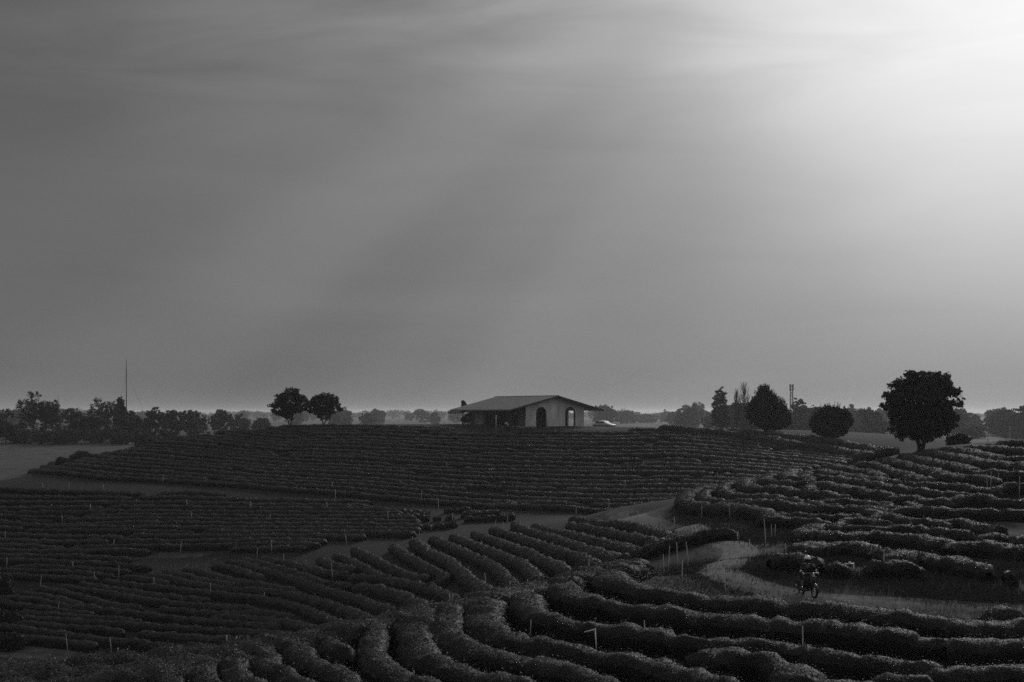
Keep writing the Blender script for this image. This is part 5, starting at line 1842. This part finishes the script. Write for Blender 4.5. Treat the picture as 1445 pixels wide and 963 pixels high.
rider = person('person', J, 'rider in a dark jacket, white gloves and white helmet on the motorcycle', M['cloth_dark'], M['cloth_dark'], M['cloth_white'], (mw[0], mw[1], mz), YAW, helmet=True)
for sg in (-1, 1):
    MB().tube([(.13, sg * .34, 1.055), (.07, sg * .345, 1.075)], [.05, .055], 12).build('cuff', M['cloth_white'], rider, smooth=True)
MB().tube([(-.1, .235, 1.31), (-.04, .29, 1.2)], [.088, .075], 12).build('sleeve_patch', M['cloth_mid'], rider, smooth=True)

# ------------------------------------------------------------------ masts and far structures
def mast(label, pxx, top, d, r, lattice=0.0):
    xx = X(pxx, d)
    g = gz(xx, d)
    h = Zr(top, d) - g
    root = empty('radio_mast', (xx, d, g))
    mb = MB()
    if lattice:
        for k in range(4):
            a = math.pi / 4 + k * math.pi / 2
            mb.tube([(math.cos(a) * lattice, math.sin(a) * lattice, -.5), (math.cos(a) * lattice * .45, math.sin(a) * lattice * .45, h)], r, 5)
        n = 16
        for k in range(n):
            f0, f1 = k / n, (k + 1) / n
            for q in range(4):
                a0, a1 = math.pi / 4 + q * math.pi / 2, math.pi / 4 + (q + 1) * math.pi / 2
                l0, l1 = lattice * (1 - .55 * f0), lattice * (1 - .55 * f1)
                mb.tube([(math.cos(a0) * l0, math.sin(a0) * l0, h * f0), (math.cos(a1) * l1, math.sin(a1) * l1, h * f1)], r * .6, 4)
                mb.tube([(math.cos(a0) * l1, math.sin(a0) * l1, h * f1), (math.cos(a1) * l1, math.sin(a1) * l1, h * f1)], r * .6, 4)
        mb.build('lattice', M['trim'], root)
        an = MB()
        for z_ in (.88, .95):
            an.tube([(-.9, 0, h * z_), (-.9, 0, h * z_ + 1.6)], .18, 6).tube([(.9, 0, h * z_), (.9, 0, h * z_ + 1.6)], .18, 6)
        an.build('antenna', M['trim'], root)
    else:
        mb.tube([(0, 0, -.5), (0, 0, h * .5), (0, 0, h * .86), (0, 0, h)], [r, r, r * .8, r * .3], 6)
        mb.build('pole', M['trim'], root, smooth=True)
        gw = MB()
        for k in range(3):
            a = 6.283 * k / 3 + .4
            for f in (.45, .8):
                gw.tube([(0, 0, h * f), (math.cos(a) * h * .35, math.sin(a) * h * .35, 0)], .02, 3, cap=False)
        gw.build('guy_wire', M['trim'], root)
    return tag(root, label, 'mast', 'radio masts on the plain')


mast('tall thin guyed mast rising above the left treeline', 178.3, 505, 520, .17)
mast('shorter fainter thin mast left of the tall thin mast', 82, 556, 800, .13)
mast('faint lattice tower behind the thujas', 1117, 543, 720, .13, 1.5)
# pale shed, tent and poles below the big tree
d = 420.0
sx = X(1272, d)
sh = empty('long_shed', (sx, d, gz(sx, d)), .1)
MB().box((-6.5, -2.5, -.3), (6.5, 2.5, 2.3)).build('wall', M['tent'], sh)
rfm = MB().add([(-7, -3.2, 2.31), (7, -3.2, 2.31), (7, 0, 3.7), (-7, 0, 3.7), (-7, 3.2, 2.31), (7, 3.2, 2.31)], [(0, 1, 2, 3), (3, 2, 5, 4), (0, 3, 4), (1, 5, 2), (0, 4, 5, 1)])
rfm.build('roof', M['roof'], sh)
MB().box((-1, -2.53, 0), (.4, -2.502, 2.0)).build('door', M['trim'], sh)
tag(sh, 'pale low shed with a pitched roof seen beyond the hill left of the round tree', 'shed')
d = 300.0
tx = X(1286, d)
tn = empty('canvas_tent', (tx, d, gz(tx, d)))
zt, ze = Zr(622, d) - gz(tx, d), Zr(628.5, d) - gz(tx, d)
MB().add([(-1.3, -1.3, ze), (1.3, -1.3, ze), (1.3, 1.3, ze), (-1.3, 1.3, ze), (0, 0, zt)], [(0, 1, 4), (1, 2, 4), (2, 3, 4), (3, 0, 4), (3, 2, 1, 0)]).build('canopy', M['tent'], tn)
for a in (-1, 1):
    for b in (-1, 1):
        MB().tube([(a * 1.2, b * 1.2, -.2), (a * 1.2, b * 1.2, ze)], .05, 6).build('leg', M['metal'], tn)
tag(tn, 'small white peaked canvas tent at the foot of the big round tree', 'tent')
for k, (a, t, d, words) in enumerate([(1425, 601, 460, 'pale utility pole at the far right beyond the hill'), (1394, 602, 470, 'pale utility pole above the hedge right of the dome shrub'), (1216, 610, 430, 'pale utility pole beside the ball-shaped thuja')]):
    ux = X(a, d)
    up_ = empty('utility_pole', (ux, d, gz(ux, d)))
    h = Zr(t, d) - gz(ux, d)
    MB().tube([(0, 0, -.3), (0, 0, h)], [.14, .1], 8).build('shaft', M['floor'], up_, smooth=True)
    MB().box((-.8, -.05, h - .6), (.8, .05, h - .48)).build('crossarm', M['floor'], up_)
    tag(up_, words, 'utility pole', 'pale utility poles on the plain')
d = 760.0
hx2 = X(1440, d)
fh = empty('far_house', (hx2, d, gz(hx2, d)), -.2)
MB().box((-5, -4, -.3), (5, 4, 4.0)).build('wall', M['tent'], fh)
MB().add([(-5.6, -4.6, 4.01), (5.6, -4.6, 4.01), (5.6, 4.6, 4.01), (-5.6, 4.6, 4.01), (-3, 0, 6.2), (3, 0, 6.2)], [(0, 1, 5, 4), (1, 2, 5), (2, 3, 4, 5), (3, 0, 4), (3, 2, 1, 0)]).build('roof', M['tent'], fh)
MB().box((-3, -4.03, 1), (-1.8, -4.005, 2.4)).box((1.4, -4.03, 1), (2.6, -4.005, 2.4)).build('window', M['trim'], fh)
tag(fh, 'tiny pale house among hazy trees at the far right edge', 'house')

# ------------------------------------------------------------------ haze over the plain
hzm = bpy.data.materials.new('haze')
hzm.use_nodes = True
nt = hzm.node_tree
nt.nodes.clear()
pv = nt.nodes.new('ShaderNodeVolumePrincipled')
pv.inputs['Color'].default_value = (.82, .82, .82, 1)
pv.inputs['Density'].default_value = HAZE_DENSITY
pv.inputs['Anisotropy'].default_value = 0.45
out = nt.nodes.new('ShaderNodeOutputMaterial')
nt.links.new(pv.outputs[0], out.inputs['Volume'])
top = 35.0
bot = float(GZ.min()) - 1.0
tag(MB().box((GX[0] - 20, GY[0] - 20, bot), (GX[-1] + 20, GY[-1] + 20, top)).build('haze', hzm), 'thin pale haze lying over the plain', kind='stuff')
print('hedges', len(HEDGES), 'objects', len(bpy.data.objects))
